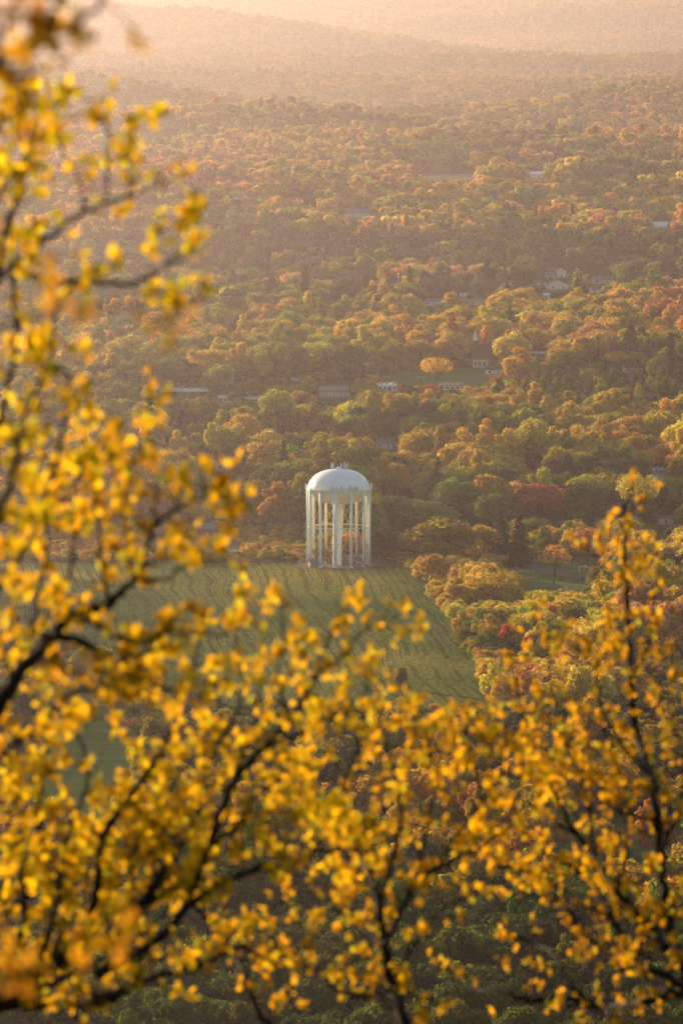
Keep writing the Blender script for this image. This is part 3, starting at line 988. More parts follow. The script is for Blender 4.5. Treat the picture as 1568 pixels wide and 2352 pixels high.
def van(vx, vy, label, mat, rz):
    b = hse(vx, vy)
    t = empty('parked_van', (b[0], b[1], b[2] + .3), label, 'van', None, rz)
    MB().add([(-2.5, -.95, .4), (2.5, -.95, .4), (2.5, .95, .4), (-2.5, .95, .4), (-2.5, -.9, 2.1), (1.2, -.9, 2.1), (1.2, .9, 2.1), (-2.5, .9, 2.1), (2.4, -.9, 1.2), (1.9, -.9, 1.25), (1.9, .9, 1.25), (2.4, .9, 1.2)],
             [(0, 1, 8, 9, 5, 4), (3, 7, 6, 10, 11, 2), (4, 5, 6, 7), (5, 9, 10, 6), (9, 8, 11, 10), (1, 2, 11, 8), (0, 4, 7, 3), (0, 3, 2, 1)]).build('body', mat, t)
    for x in (-1.6, 1.6):
        for y in (-.95, .95):
            MB().tube([(x, y - .1, .35), (x, y + .1, .35)], .35, 14).build('wheel', M['black'], t)
    MB().box(-.2, -.97, 1.3, 1.1, -.93, 1.9).build('window', M['glass'], t)
    FOOT.append((b[0], b[1], 4))
    keep(vx - 8, vy - 8, vx + 8, vy, b[1] - 2)


van(679, 877, 'white van parked left of the parking lot', M['white_wall'], R(4))

# ------------------------------------------------------------------ tree prototypes
def mesh_from(name, v, f, colr, mats, midx=None):
    me = bpy.data.meshes.new(name)
    me.from_pydata(v, [], f)
    for m in mats:
        me.materials.append(m)
    if colr is not None:
        a = me.attributes.new('leaf', 'FLOAT_COLOR', 'FACE')
        a.data.foreach_set('color', np.asarray(colr, 'f').ravel())
    if midx is not None:
        me.polygons.foreach_set('material_index', np.asarray(midx, 'i'))
    me.update()
    return me


def ico(r, c, seed, squash=1.0):
    import bmesh
    bm = bmesh.new()
    bmesh.ops.create_icosphere(bm, subdivisions=1, radius=r)
    rr = random.Random(seed)
    vs = []
    for q in bm.verts:
        k = rr.uniform(.85, 1.1)
        vs.append((c[0] + q.co.x * k, c[1] + q.co.y * k, c[2] + q.co.z * k * squash))
    fs = [tuple(x.index for x in p.verts) for p in bm.faces]
    bm.free()
    return vs, fs


def crown(seed, style='round', lobes=24, per=150, leaf=.55, rx=6.5, rz=5.8, cz=7.9, core=True):
    g = np.random.default_rng(seed)
    C, Rr = [], []
    for i in range(lobes):
        for _ in range(40):
            d = g.normal(size=3)
            d /= np.linalg.norm(d)
            if d[2] > -.55:
                break
        k = g.uniform(.45, .78)
        if style == 'tall':
            c = np.array([d[0] * rx * .62 * k, d[1] * rx * .62 * k, cz + 1.8 + d[2] * rz * 1.35 * k])
            r = g.uniform(.24, .36) * rx * .85
        elif style == 'spread':
            c = np.array([d[0] * rx * 1.12 * k, d[1] * rx * 1.12 * k, cz + abs(d[2]) * rz * .75 * k - .5])
            r = g.uniform(.22, .36) * rx
        else:
            c = np.array([d[0] * rx * k, d[1] * rx * k, cz + d[2] * rz * k])
            r = g.uniform(.27, .44) * rx
        C.append(c)
        Rr.append(r)
    C, Rr = np.array(C), np.array(Rr)
    v, f, cl = [], [], []
    for i in range(lobes):
        tone = g.uniform(.84, 1.16)
        warm = g.uniform(.92, 1.1)
        d = g.normal(size=(per, 3))
        d /= np.linalg.norm(d, axis=1)[:, None]
        rad = Rr[i] * g.uniform(.80, 1.14, per)
        p = C[i] + d * rad[:, None] * np.array([1, 1, .85])
        keepm = np.ones(per, bool)
        for j in range(lobes):
            if j != i:
                keepm &= np.linalg.norm((p - C[j]) / np.array([1, 1, .85]), axis=1) > Rr[j] * .80
        for q, n0 in zip(p[keepm], d[keepm]):
            n = n0 + g.normal(size=3) * .28 + np.array([0, 0, .1])
            n /= np.linalg.norm(n)
            a = np.cross(n, g.normal(size=3))
            a /= np.linalg.norm(a)
            b = np.cross(n, a)
            s = leaf * g.uniform(.55, 1.25)
            o = len(v)
            v += [tuple(q + a * s * .9), tuple(q + b * s * .55), tuple(q - a * s * .9), tuple(q - b * s * .55)]
            f.append((o, o + 1, o + 2, o + 3))
            k = tone * g.uniform(.86, 1.14)
            cl.append((k * warm, k, k * .9, 1))
        if core:
            vs, fs = ico(Rr[i] * .74, C[i], seed * 100 + i, .85)
            o = len(v)
            v += vs
            f += [tuple(x + o for x in t) for t in fs]
            cl += [(.8 * tone, .8 * tone, .72 * tone, 1)] * len(fs)
    return v, f, cl


def conifer(seed, tiers=13, h=17.0, r=4.0, per=34, leaf=.8):
    g = np.random.default_rng(seed)
    v, f, cl = [], [], []
    for t in range(tiers):
        k = t / (tiers - 1)
        z = 2.0 + k * (h - 2.4)
        rr = r * (1 - k) ** .85 + .25
        for i in range(max(6, int(per * (1 - .6 * k)))):
            q = g.uniform(0, 2 * math.pi)
            d = np.array([math.cos(q), math.sin(q), 0])
            for m in range(3):
                u = rr * (.35 + .33 * m) * g.uniform(.85, 1.1)
                p = d * u + np.array([0, 0, z - .35 * u + g.normal() * .25])
                a = d * leaf * g.uniform(.7, 1.2) + np.array([0, 0, -.3])
                b = np.array([-d[1], d[0], g.normal() * .4]) * leaf * .55
                o = len(v)
                v += [tuple(p + a), tuple(p + b), tuple(p - a), tuple(p - b)]
                f.append((o, o + 1, o + 2, o + 3))
                s = g.uniform(.65, 1.2)
                cl.append((s, s, s, 1))
    # inner dark cone
    n = 8
    o = len(v)
    for zz, rr in ((1.6, r * .7), (h * .5, r * .38), (h, .05)):
        v += [(rr * math.cos(2 * math.pi * k / n), rr * math.sin(2 * math.pi * k / n), zz) for k in range(n)]
    for i in range(2):
        for k in range(n):
            f.append((o + i * n + k, o + i * n + (k + 1) % n, o + (i + 1) * n + (k + 1) % n, o + (i + 1) * n + k))
            cl.append((.5, .5, .5, 1))
    return v, f, cl


def trunk_mesh(seed, h, r, limbs=5, spread=3.5, z0=2.5):
    g = random.Random(seed)
    mb = MB()
    mb.tube([(0, 0, -.8), (0, 0, .2), (g.uniform(-.2, .2), g.uniform(-.2, .2), h * .5), (g.uniform(-.4, .4), g.uniform(-.4, .4), h)], [r * 1.35, r, r * .7, r * .2], 7)
    for i in range(limbs):
        q = 2 * math.pi * i / max(limbs, 1) + g.uniform(-.4, .4)
        z = z0 + (h - z0) * g.uniform(.05, .5)
        L = spread * g.uniform(.7, 1.1)
        mb.tube([(0, 0, z), (math.cos(q) * L * .5, math.sin(q) * L * .5, z + L * .45), (math.cos(q) * L, math.sin(q) * L, z + L * 1.1)], [r * .5, r * .35, r * .12], 5)
    me = bpy.data.meshes.new('trunk')
    me.from_pydata(mb.v, [], mb.f)
    me.materials.append(M['bark'])
    return me


HI = []     # (crown mesh, trunk mesh, shape word)
for i, (st, w, kw) in enumerate([('round', 'round topped', {}), ('round', 'billowing', dict(lobes=30)), ('tall', 'tall oval', dict(lobes=22)), ('spread', 'wide spreading', dict(lobes=26)),
                                 ('round', 'domed', dict(lobes=18, rz=5.0)), ('spread', 'airy', dict(lobes=30, core=False, per=90, leaf=.5)), ('tall', 'narrow upright', dict(lobes=18, rx=5.6))]):
    HI.append((mesh_from('crown', *crown(40 + i, st, **kw), [M['leaf']]), trunk_mesh(i, 10, .38), w))
BUSH = [(mesh_from('crown', *crown(120 + i, 'round', lobes=20, per=120, leaf=.55, rx=6.5, rz=7.0, cz=6.0), [M['leaf']]), trunk_mesh(70 + i, 6, .25, 4, 2.5, 1.0), 'low bushy') for i in range(3)]
CON = [(mesh_from('crown', *conifer(80 + i, h=[17, 15, 19][i], r=[4.0, 4.6, 3.6][i]), [M['leaf']]), trunk_mesh(30 + i, 13, .3, 0), ['dark pointed', 'dark broad based', 'dark slender'][i]) for i in range(3)]
LO = [mesh_from('crown', *crown(60 + i, ['round', 'tall', 'spread', 'round'][i], lobes=10, per=46, leaf=1.15, core=True), [M['leaf']]) for i in range(4)]

proto_col = bpy.data.collections.new('tree_shapes')
PROTO = []


def proto(me, nm):
    o = bpy.data.objects.new(nm, me)
    proto_col.objects.link(o)
    PROTO.append(o)


for i, h in enumerate(HI):
    proto(h[0], 'a%02d_shape' % i)
for i, h in enumerate(CON):
    proto(h[0], 'b%02d_shape' % i)
for i, h in enumerate(BUSH):
    proto(h[0], 'd%02d_shape' % i)
for i, m in enumerate(LO):
    proto(m, 'e%02d_shape' % i)

# ------------------------------------------------------------------ special trees
TINT = dict(green=(.13, .155, .03), olive=(.32, .275, .04), gold=(.56, .36, .05), russet=(.52, .29, .075), red=(.44, .17, .075), dark=(.070, .078, .040), plum=(.18, .05, .05), pink=(.55, .27, .15))
SPECIAL_AT = []


def special(name, label, vx, vbase, vtop, width, tint, shape=0, con=None, trunk=None, D=None, cat='tree', group=None):
    """one remarkable tree: base, top and width on the measuring grid"""
    g = ground(vx, vbase) if D is None else at(vx, vbase, D)
    z = float(tz(g.x, g.y))
    k = g.y / FPX
    top = ZC + (at(vx, vtop, g.y).z - ZC)
    H = max(top - z, 2.0)
    cm, tm, _ = (HI[shape] if con is None else CON[con])
    zs = [q.co.z for q in cm.vertices]
    xs = [abs(q.co.x) for q in cm.vertices]
    sz = H / max(zs)
    sx = width * k / 2 / max(xs)
    t = empty(name, (g.x, g.y, z), label, cat, group, random.uniform(0, 6.28))
    c = bpy.data.objects.new('crown', cm)
    col.objects.link(c)
    c.parent = t
    c.scale = (sx, sx, sz)
    c['tint'] = [min(q * 1.35, .6) for q in tint]
    b = bpy.data.objects.new('trunk', trunk or tm)
    col.objects.link(b)
    b.parent = t
    b.scale = (sz, sz, sz)
    FOOT.append((g.x, g.y, width * k * .42))
    keep(vx - width * .42, vtop, vx + width * .42, vtop + (vbase - vtop) * .72, g.y - 4)
    return t


LONE = mesh_from('crown', *crown(141, 'round', lobes=34, per=70, leaf=.5, rx=6.6, rz=4.9, cz=8.9, core=False), [M['leaf']])
LONE_T = trunk_mesh(99, 11, .55, 9, 4.4, 3.4)
HI.append((LONE, LONE_T, 'lone'))
special('broadleaf_tree', 'lone round orange tree with a bare trunk beside the park road', 1273, 1326, 1246, 80, (.42, .20, .03), 7)
special('broadleaf_tree', 'dark rounded tree touching the right side of the water tower', 874, 1298, 1215, 86, (.050, .050, .030), 4)
special('broadleaf_tree', 'huge yellow topped tree right of the water tower', 1010, 1300, 1185, 195, (.25, .19, .035), 1)
special('conifer_tree', 'broad dark pine behind the golf tee', 1150, 1296, 1168, 92, (.040, .046, .030), con=1)
special('conifer_tree', 'second dark pine leaning on the broad pine', 1192, 1296, 1180, 80, (.045, .048, .028), con=0)
special('conifer_tree', 'low green cedar in front of the dark pines', 1172, 1305, 1258, 36, (.06, .075, .028), con=2)
special('conifer_tree', 'low green cedar at the foot of the street lamp', 1196, 1305, 1262, 32, (.06, .08, .028), con=2)
special('maple_tree', 'red maple with a broad crown behind the dark pines', 1243, 1215, 1107, 118, (.34, .085, .045), 0)
special('broadleaf_tree', 'wide golden domed tree left of the red maple', 1122, 1205, 1085, 132, (.33, .19, .035), 4)
special('broadleaf_tree', 'airy yellow tree near the skylight house', 1465, 1220, 1082, 108, (.33, .27, .035), 5)
special('broadleaf_tree', 'green bushy tree between the golden dome and the red maple', 1126, 1228, 1130, 90, (.09, .125, .025), 0)
special('broadleaf_tree', 'long green topped tree left of the dark pines', 975, 1240, 1148, 175, (.15, .165, .030), 3)
special('broadleaf_tree', 'golden round tree directly right of the tower tank', 908, 1150, 1062, 72, (.36, .20, .035), 0)
special('broadleaf_tree', 'orange tree rising left of the tower tank', 628, 1225, 1105, 78, (.36, .20, .04), 2)
special('maple_tree', 'dark plum red maple left of the tower', 588, 1190, 1110, 40, (.13, .035, .04), 4)
special('broadleaf_tree', 'domed green tree left of the tower tank', 631, 1170, 1080, 66, (.085, .105, .022), 0)
special('broadleaf_tree', 'tall olive tree just left of the tower legs', 690, 1230, 1082, 80, (.20, .175, .028), 2)
special('broadleaf_tree', 'bright yellow tree beside the two storey white house', 452, 1150, 1055, 92, (.34, .30, .035), 1)
special('broadleaf_tree', 'bright lemon yellow tree above the parking lot', 597, 892, 806, 70, (.36, .30, .040), 2)
special('broadleaf_tree', 'branching golden tree on the playing field', 1001, 898, 818, 80, (.42, .25, .035), 5)
special('broadleaf_tree', 'yellow tree above the school parking lot on the right', 905, 862, 783, 70, (.20, .175, .03), 3)
special('broadleaf_tree', 'tall golden tree stacked in front of the white roofed hall', 1191, 895, 795, 75, (.42, .23, .03), 2)
special('maple_tree', 'small red maple below the playing field', 985, 905, 880, 44, (.40, .10, .06), 4)
special('broadleaf_tree', 'spreading yellow tree at the top of the hedgerow', 1132, 1392, 1308, 125, (.40, .27, .03), 5)
special('broadleaf_tree', 'orange tree at the field corner of the hedgerow', 990, 1345, 1270, 84, (.36, .19, .035), 0)
special('maple_tree', 'crimson bush halfway down the hedgerow', 1168, 1500, 1430, 66, (.42, .075, .05), 4)
special('maple_tree', 'second crimson bush lower in the hedgerow', 1225, 1520, 1452, 60, (.34, .09, .05), 4)
special('broadleaf_tree', 'rounded grey green tree in the dark wood above the church', 838, 672, 580, 58, (.11, .11, .04), 4)
special('broadleaf_tree', 'dome shaped olive tree right of the grey green one', 795, 700, 632, 74, (.10, .11, .035), 4)
special('broadleaf_tree', 'dark dome tree beside the hillside houses', 1335, 640, 575, 64, (.055, .065, .03), 0)
special('broadleaf_tree', 'green dome right of the white roofed hall', 1310, 880, 795, 118, (.17, .155, .03), 4)
special('broadleaf_tree', 'golden tree low in the left woods by the school', 431, 980, 915, 76, (.38, .24, .035), 0)
special('conifer_tree', 'dark spruce beside the glinting utility pole', 826, 880, 812, 52, (.045, .045, .032), con=1)
for i, (x, y) in enumerate(((622, 950), (640, 958), (655, 955), (668, 962), (684, 952), (706, 962), (738, 955), (752, 962))):
    special('conifer_tree', 'dark pointed spruce in the short row above the tower', x, y + 36, y - 6, 17, (.045, .045, .03), con=2, group='spruces in the short row above the tower')
for i, (x, y, w) in enumerate(((1045, 360, 30), (1225, 445, 26), (1370, 790, 32))):
    special('conifer_tree', ('dark pine on the far hazy rise', 'dark pine in the hazy wood left of the mast', 'lone dark spruce right of the green dome')[i], x, y + 55, y - 20, w, (.05, .05, .035), con=i)

# dead trunk wrapped in ivy
b = hse(922, 1584)
t = empty('dead_tree', b, 'broken dark trunk wrapped in ivy at the near edge of the field', 'dead tree')
mb = MB()
hgt = 52 * b[1] / FPX
r0 = 13 * b[1] / FPX
n = 12
vv, ff = [], []
for i, (z, s) in enumerate(((-.4, 1.1), (hgt * .22, .8), (hgt * .5, .95), (hgt * .70, .62), (hgt * .84, .30))):
    for k in range(n):
        q = 2 * math.pi * k / n
        w = s * r0 * random.uniform(.75, 1.15)
        vv.append((w * math.cos(q), w * math.sin(q) * .8, z + (random.uniform(-1.6, 2.2) if i == 4 else 0)))
for i in range(4):
    for k in range(n):
        ff.append((i * n + k, i * n + (k + 1) % n, (i + 1) * n + (k + 1) % n, (i + 1) * n + k))
ff.append(tuple(4 * n + k for k in range(n)))
MB().add(vv, ff).build('trunk', M['ivy'], t)
v, f, cl = [], [], []
for i in range(420):
    q, z = random.uniform(0, 6.28), random.uniform(0, hgt)
    f_ = r0 * random.uniform(.85, 1.35) * (1.1 - .55 * (z / hgt) ** 2)
    p = Vector((math.cos(q) * f_, math.sin(q) * f_ * .9, z * .95))
    a = Vector((random.gauss(0, 1), random.gauss(0, 1), random.gauss(0, 1))).normalized() * .32
    bb = a.cross(Vector((math.cos(q), math.sin(q), .3))).normalized() * .22
    o = len(v)
    v += [tuple(p + a), tuple(p + bb), tuple(p - a), tuple(p - bb)]
    f.append((o, o + 1, o + 2, o + 3))
    s = random.uniform(.5, 1.4)
    cl.append((s, s, s, 1))
iv = bpy.data.objects.new('ivy', mesh_from('ivy', v, f, cl, [M['leaf']]))
col.objects.link(iv)
iv.parent = t
iv['tint'] = [.10, .075, .03]
keep(900, 1530, 945, 1580, b[1] - 2)
FOOT.append((b[0], b[1], 4))


# ------------------------------------------------------------------ the woods
def inside(px, py, poly):
    r = np.zeros(len(px), bool)
    n = len(poly)
    for i in range(n):
        x0, y0 = poly[i]
        x1, y1 = poly[(i + 1) % n]
        c = (y0 > py) != (y1 > py)
        xx = (x1 - x0) * (py - y0) / (y1 - y0 + 1e-9) + x0
        r ^= c & (px < xx)
    return r


def scatter():
    out = []
    y = 1120.0
    while y < 20000:
        s = float(np.interp(y, [1100, 2600, 3600, 6000, 10000, 20000], [9.2, 11.2, 11.6, 10.8, 10.5, 14.0]))
        half = y * (784 * UNIT) * 1.16 + 25
        n = int(2 * half / s)
        x = (np.arange(n) + .5) / n * 2 * half - half + rng.uniform(-.45, .45, n) * s
        yy = y + rng.uniform(-.5, .5, n) * s
        out.append(np.stack([x, yy], 1))
        y += s * .95
    return np.concatenate(out)


P = scatter()
n_main = len(P)
ex = []                                   # low growth along field edges and hedges
yq = 1600.0
while yq < 3350:
    half = yq * 784 * UNIT * 1.12
    sp_ = 5.0 if yq < 2700 else 7.0
    m_ = int(2 * half / sp_)
    ex.append(np.stack([(np.arange(m_) + .5) / m_ * 2 * half - half + rng.uniform(-.5, .5, m_) * sp_, yq + rng.uniform(-.5, .5, m_) * sp_], 1))
    yq += sp_
E = np.concatenate(ex)
P = np.concatenate([P, E])
x, y = P[:, 0], P[:, 1]
z = tz(x, y)
bx, by = proj(x, y, z)
n = len(x)
extra = np.arange(n) >= n_main
ok = np.ones(n, bool)
for poly, Dm in NOTREE:
    ok &= ~(inside(bx, by, poly) & (y < Dm))
strip = (by > 1540) & (by < 1760) & (bx > 330) & (y > 1600)
hedge = (by > 1300) & (by < 1640) & (bx > 930) & (bx < 1420)
behind = (by > 1215) & (by < 1296) & (bx < 720) & (y < 2700)
lowlot = (y > 2760) & (y < 3300) & (bx > 330) & (bx < 1160)
ok &= ~extra | strip | hedge | behind | lowlot
sc_xy = rng.uniform(.8, 1.6, n) * np.interp(y, [1200, 2400, 3600, 5500, 9000, 20000], [.82, 1.05, 1.0, .8, .72, 1.0])
sc_z = sc_xy * rng.uniform(.72, 1.12, n)
low = strip | hedge | behind | extra
q = rng.uniform(.32, .72, n)
sc_xy[low] = q[low]
sc_z[low] = (q * rng.uniform(.55, .95, n))[low]
tallh = hedge & ~extra
sc_xy[tallh] = rng.uniform(.55, .95, tallh.sum()) * 1.2
sc_z[tallh] = sc_xy[tallh] * rng.uniform(.8, 1.15, tallh.sum())
sc_xy[behind] *= .62
sc_z[behind] *= .6
plant = (bx > 1180) & (by > 880) & (by < 985) & (y < 3500)      # young plantation at mid right
sc_xy[plant] *= .55
sc_z[plant] *= .62


def blocked():
    H = 14.0 * sc_z
    k = FPX / y
    top, hw_ = by - H * k, 6.5 * sc_xy * k
    r = np.zeros(n, bool)
    for (x0, y0, x1, y1, D) in CLEAR:
        r |= (y < D) & (bx + hw_ * .85 > x0) & (bx - hw_ * .85 < x1) & (top < y1) & (by > y0)
    return r


bl = blocked()                            # what would hide a building grows as low scrub instead
sc_xy[bl & ~low] *= .5
sc_z[bl & ~low] *= .36
low |= bl
ok &= ~blocked()
for (fx, fy, fr) in FOOT:
    ok &= ~((x - fx) ** 2 + ((y - fy) * .9) ** 2 < np.where(low, fr * .75, fr) ** 2)
k = FPX / y
topv = by - 14.0 * sc_z * k
hw = 6.5 * sc_xy * k
sel = np.where(ok)[0]
x, y, z, bx, by, sc_xy, sc_z, topv, hw, plant, strip, hedge, behind, low = [a[sel] for a in (x, y, z, bx, by, sc_xy, sc_z, topv, hw, plant, strip, hedge, behind, low)]
n = len(x)
cy = .5 * (by + topv)

# colour families by stand
stand = .5 + .75 * vnoise(x / 75 + 3.3, y / 150 + 8.8) + .55 * vnoise(x / 30 + 3.3, y / 60 + 8.8)
stand2 = vnoise(x / 26 + 13.3, y / 44 + 1.8) + .5
u = rng.random(n) * .30 + stand * .70
u = np.clip((u - .22) / .56, 0, 1)
u2 = rng.random(n)
fam = np.zeros(n, int)          # 0 green 1 olive 2 gold 3 russet 4 red 5 dark 6 pink
FN = ['green', 'olive', 'gold', 'russet', 'red', 'dark', 'pink']


def assign(mask, weights):
    w = np.cumsum(np.array(weights, float) / sum(weights))
    fam[mask] = np.searchsorted(w, np.clip(u[mask], 0, .9999))


# weights in the order: green, dark, olive, gold, russet, pink, red -> map afterwards
order = np.array([0, 5, 1, 2, 3, 6, 4])
assign(np.ones(n, bool), [2, .8, 2, 3, 2, .8, .4])
assign(cy > 2120, [6, 2.2, 2.5, .5, .2, 0, 0])  # mostly greens: hill shadow over the bottom woods put into leaf colours
assign((cy > 1960) & (cy <= 2120), [3, 1.5, 2.2, 2.5, .8, 0, 0])
assign((cy > 1800) & (cy <= 1960), [1.5, 1.2, 1.5, 3.2, 1.8, 0, 0])
assign((cy > 1560) & (cy <= 1800), [2.6, 3.4, 2.2, 1.3, .8, 0, 0])
assign(hedge, [.6, .3, 1.6, 5.2, 2.2, 0, .04])
assign((cy > 985) & (cy <= 1300) & ~hedge, [1.2, .9, 2.4, 4.4, 2.6, 0, .05])
assign((cy > 780) & (cy <= 985), [1.1, .9, 2.8, 3.8, 2.2, .2, .06])
assign((cy > 690) & (cy <= 780), [.9, .7, 2.6, 2.8, 2.0, .8, .1])
assign((cy > 555) & (cy <= 690), [3, 3.2, 2.2, .3, .5, .3, 0])  # dark band: cloud shadow put into the leaf colours
assign((cy > 400) & (cy <= 555), [1.2, 1, 3, 2.1, 1.6, 1.2, .04])
assign((cy > 200) & (cy <= 400), [1.2, 1.2, 2.2, 2.0, 1.6, 1.5, .1])
assign((cy <= 200), [1.5, .8, 3, 3, 1, .8, 0])
assign(plant, [4, .5, 4, .5, 0, 0, 0])
assign(behind, [.5, .5, 2, 4, 2, 0, 0])
fam = order[np.clip(fam, 0, 6)]
base = np.array([TINT[k] for k in FN])
tint = base[fam] * (1 + rng.normal(0, .13, (n, 3)) * np.array([1, .7, .6])) * rng.uniform(.82, 1.18, n)[:, None]
fq = np.clip((y - 4200) / 3000, 0, 1)[:, None] * .6      # far canopy: trees of a stand match more closely
stand_tint = (base[1] * 1.0 + (base[2] - base[1]) * np.clip(stand, 0, 1)[:, None]) * (.8 + .25 * stand2[:, None])
tint = tint * (1 - fq) + stand_tint * fq
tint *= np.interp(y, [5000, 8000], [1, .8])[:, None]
tint *= np.interp(cy, [1500, 1800, 2100], [1.12, .9, .78])[:, None]  # darker low in view: hill shadow put into the tint
tint[hedge] *= 1.22  # sun catching the hedge put into its tint
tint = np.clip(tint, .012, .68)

con = (fam == 5) & (rng.random(n) < .16) & ~low
sidx = rng.choice(7, n, p=[.22, .2, .1, .17, .17, .07, .07])
sidx[con] = 7 + rng.integers(0, 3, con.sum())
con &= ~low
sidx[low] = 10 + rng.integers(0, 3, low.sum())
sidx[plant & ~con & ~low] = 6
far = (y > 3900) & ~con
pidx = sidx.copy()
pidx[far] = 13 + rng.integers(0, 4, far.sum())
rot = rng.uniform(0, 6.283, n)

# how much of each tree shows (coarse depth buffer, nearest first)
BW, BH, BS = 392, 588, .25
buf = np.zeros((BH, BW), bool)
vis = np.zeros(n, int)
for i in np.argsort(y):
    cx, c0, c1, w = bx[i] * BS, topv[i] * BS, (topv[i] + (by[i] - topv[i]) * .85) * BS, hw[i] * BS
    xa, xb, ya, yb = int(max(cx - w, 0)), int(min(cx + w + 1, BW)), int(max(c0, 0)), int(min(c1 + 1, BH))
    if xa >= xb or ya >= yb:
        continue
    sub = buf[ya:yb, xa:xb]
    vis[i] = sub.size - sub.sum()
    sub[:] = True

hide = (vis == 0) & (y > 4800) & (rng.random(n) < .7)        # deep behind a ridge: nothing of them shows

KINDS = [('green_tree', 'green', (0,)), ('olive_tree', 'olive yellow', (1,)), ('golden_tree', 'golden', (2,)), ('russet_tree', 'rust orange', (3, 6)), ('red_tree', 'red', (4,)), ('conifer_tree', 'dark', ()), ('dark_tree', 'dull dark', (5,))]


def zone(vx, vy):
    side = 'left' if vx < 520 else ('right' if vx > 1050 else 'middle')
    if vy > 2150:
        return 'in the shaded wood along the bottom, ' + side
    if vy > 1990:
        return 'in the dark wood at the foot of the slope, ' + side
    if vy > 1800:
        return {'left': 'beside the lower left meadow', 'right': 'around the lower right meadow', 'middle': 'between the two lower meadows'}[side]
    if vy > 1560:
        return 'in the scrubby belt below the tower field, ' + side
    if vy > 1300:
        return 'in the hedgerow right of the tower field' if vx > 900 else 'at the left end of the tower field'
    if vy > 1180:
        return {'left': 'left behind the tower field', 'middle': 'level with the water tower legs', 'right': 'behind the golf lawn'}[side]
    if vy > 1040:
        return {'left': 'around the two storey white house', 'middle': 'level with the water tower tank', 'right': 'near the skylight house'}[side]
    if vy > 930:
        return {'left': 'below the school', 'middle': 'in the wood above the water tower', 'right': 'below the young plantation'}[side]
    if vy > 840:
        return {'left': 'around the school', 'middle': 'around the parking lot and playing field', 'right': 'in the young plantation'}[side]
    if vy > 700:
        return {'left': 'above the school', 'middle': 'above the parking lot', 'right': 'around and above the church'}[side]
    if vy > 560:
        return {'left': 'on the hazy left slope', 'middle': 'in the dark band of wood above the church', 'right': 'around the hillside houses'}[side]
    return 'on the far hazy hills, ' + side


solo = np.zeros(n, bool)
SHAPES = HI[:7] + CON + BUSH
for nm, word, fams in KINDS:
    m = con if nm == 'conifer_tree' else (np.isin(fam, fams) & ~con)
    idx = np.where(m & ~far & (vis >= 14))[0]
    idx = idx[np.argsort(-vis[idx])][:290 if nm not in ('conifer_tree', 'red_tree') else 200]
    for i in idx:
        cm, tm, w = SHAPES[sidx[i]]
        solo[i] = True
        zn = zone(bx[i], .6 * topv[i] + .4 * by[i])
        t = empty(nm, (x[i], y[i], z[i]), w + ' ' + (word + ' ' if nm != 'conifer_tree' else '') + ('conifer ' if nm == 'conifer_tree' else 'tree ') + zn, 'tree', word + ' ' + w + ' trees ' + zn, rot[i])
        c = bpy.data.objects.new('crown', cm)
        col.objects.link(c)
        c.parent = t
        c.scale = (sc_xy[i], sc_xy[i], sc_z[i])
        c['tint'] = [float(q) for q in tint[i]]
        b = bpy.data.objects.new('trunk', tm)
        col.objects.link(b)
        b.parent = t
        b.scale = (sc_xy[i], sc_xy[i], sc_z[i])
print('trees', n, 'solo', solo.sum())


def forest_nodes():
    ng = bpy.data.node_groups.new('plant_trees', 'GeometryNodeTree')
    ng.interface.new_socket('Geometry', in_out='INPUT', socket_type='NodeSocketGeometry')
    ng.interface.new_socket('Geometry', in_out='OUTPUT', socket_type='NodeSocketGeometry')
    gi, go = ng.nodes.new('NodeGroupInput'), ng.nodes.new('NodeGroupOutput')
    ci = ng.nodes.new('GeometryNodeCollectionInfo')
    ci.inputs['Collection'].default_value = proto_col
    ci.inputs['Separate Children'].default_value = True
    ci.inputs['Reset Children'].default_value = True
    ip = ng.nodes.new('GeometryNodeInstanceOnPoints')
    ip.inputs['Pick Instance'].default_value = True

    def na(name, typ):
        a = ng.nodes.new('GeometryNodeInputNamedAttribute')
        a.data_type = typ
        a.inputs['Name'].default_value = name
        return next(s for s in a.outputs if s.enabled)
    L = ng.links.new
    L(gi.outputs[0], ip.inputs['Points'])
    L(next(s for s in ci.outputs if s.enabled), ip.inputs['Instance'])
    L(na('shape', 'INT'), ip.inputs['Instance Index'])
    L(na('turn', 'FLOAT_VECTOR'), ip.inputs['Rotation'])
    L(na('size', 'FLOAT_VECTOR'), ip.inputs['Scale'])
    L(ip.outputs[0], go.inputs[0])
    return ng


NG = forest_nodes()


def forest(name, idx, label):
    me = bpy.data.meshes.new(name)
    me.from_pydata(np.stack([x[idx], y[idx], z[idx]], 1).tolist(), [], [])
    a = me.attributes.new('shape', 'INT', 'POINT')
    a.data.foreach_set('value', pidx[idx].astype('i'))
    a = me.attributes.new('turn', 'FLOAT_VECTOR', 'POINT')
    a.data.foreach_set('vector', np.stack([0 * rot[idx], 0 * rot[idx], rot[idx]], 1).astype('f').ravel())
    a = me.attributes.new('size', 'FLOAT_VECTOR', 'POINT')
    a.data.foreach_set('vector', np.stack([sc_xy[idx], sc_xy[idx], sc_z[idx]], 1).astype('f').ravel())
    a = me.attributes.new('tint', 'FLOAT_COLOR', 'POINT')
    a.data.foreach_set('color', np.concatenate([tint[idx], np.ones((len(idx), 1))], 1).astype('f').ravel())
    o = bpy.data.objects.new(name, me)
    col.objects.link(o)
    md = o.modifiers.new('planting', 'NODES')
    md.node_group = NG
    tag(o, label, 'forest', kind='stuff')


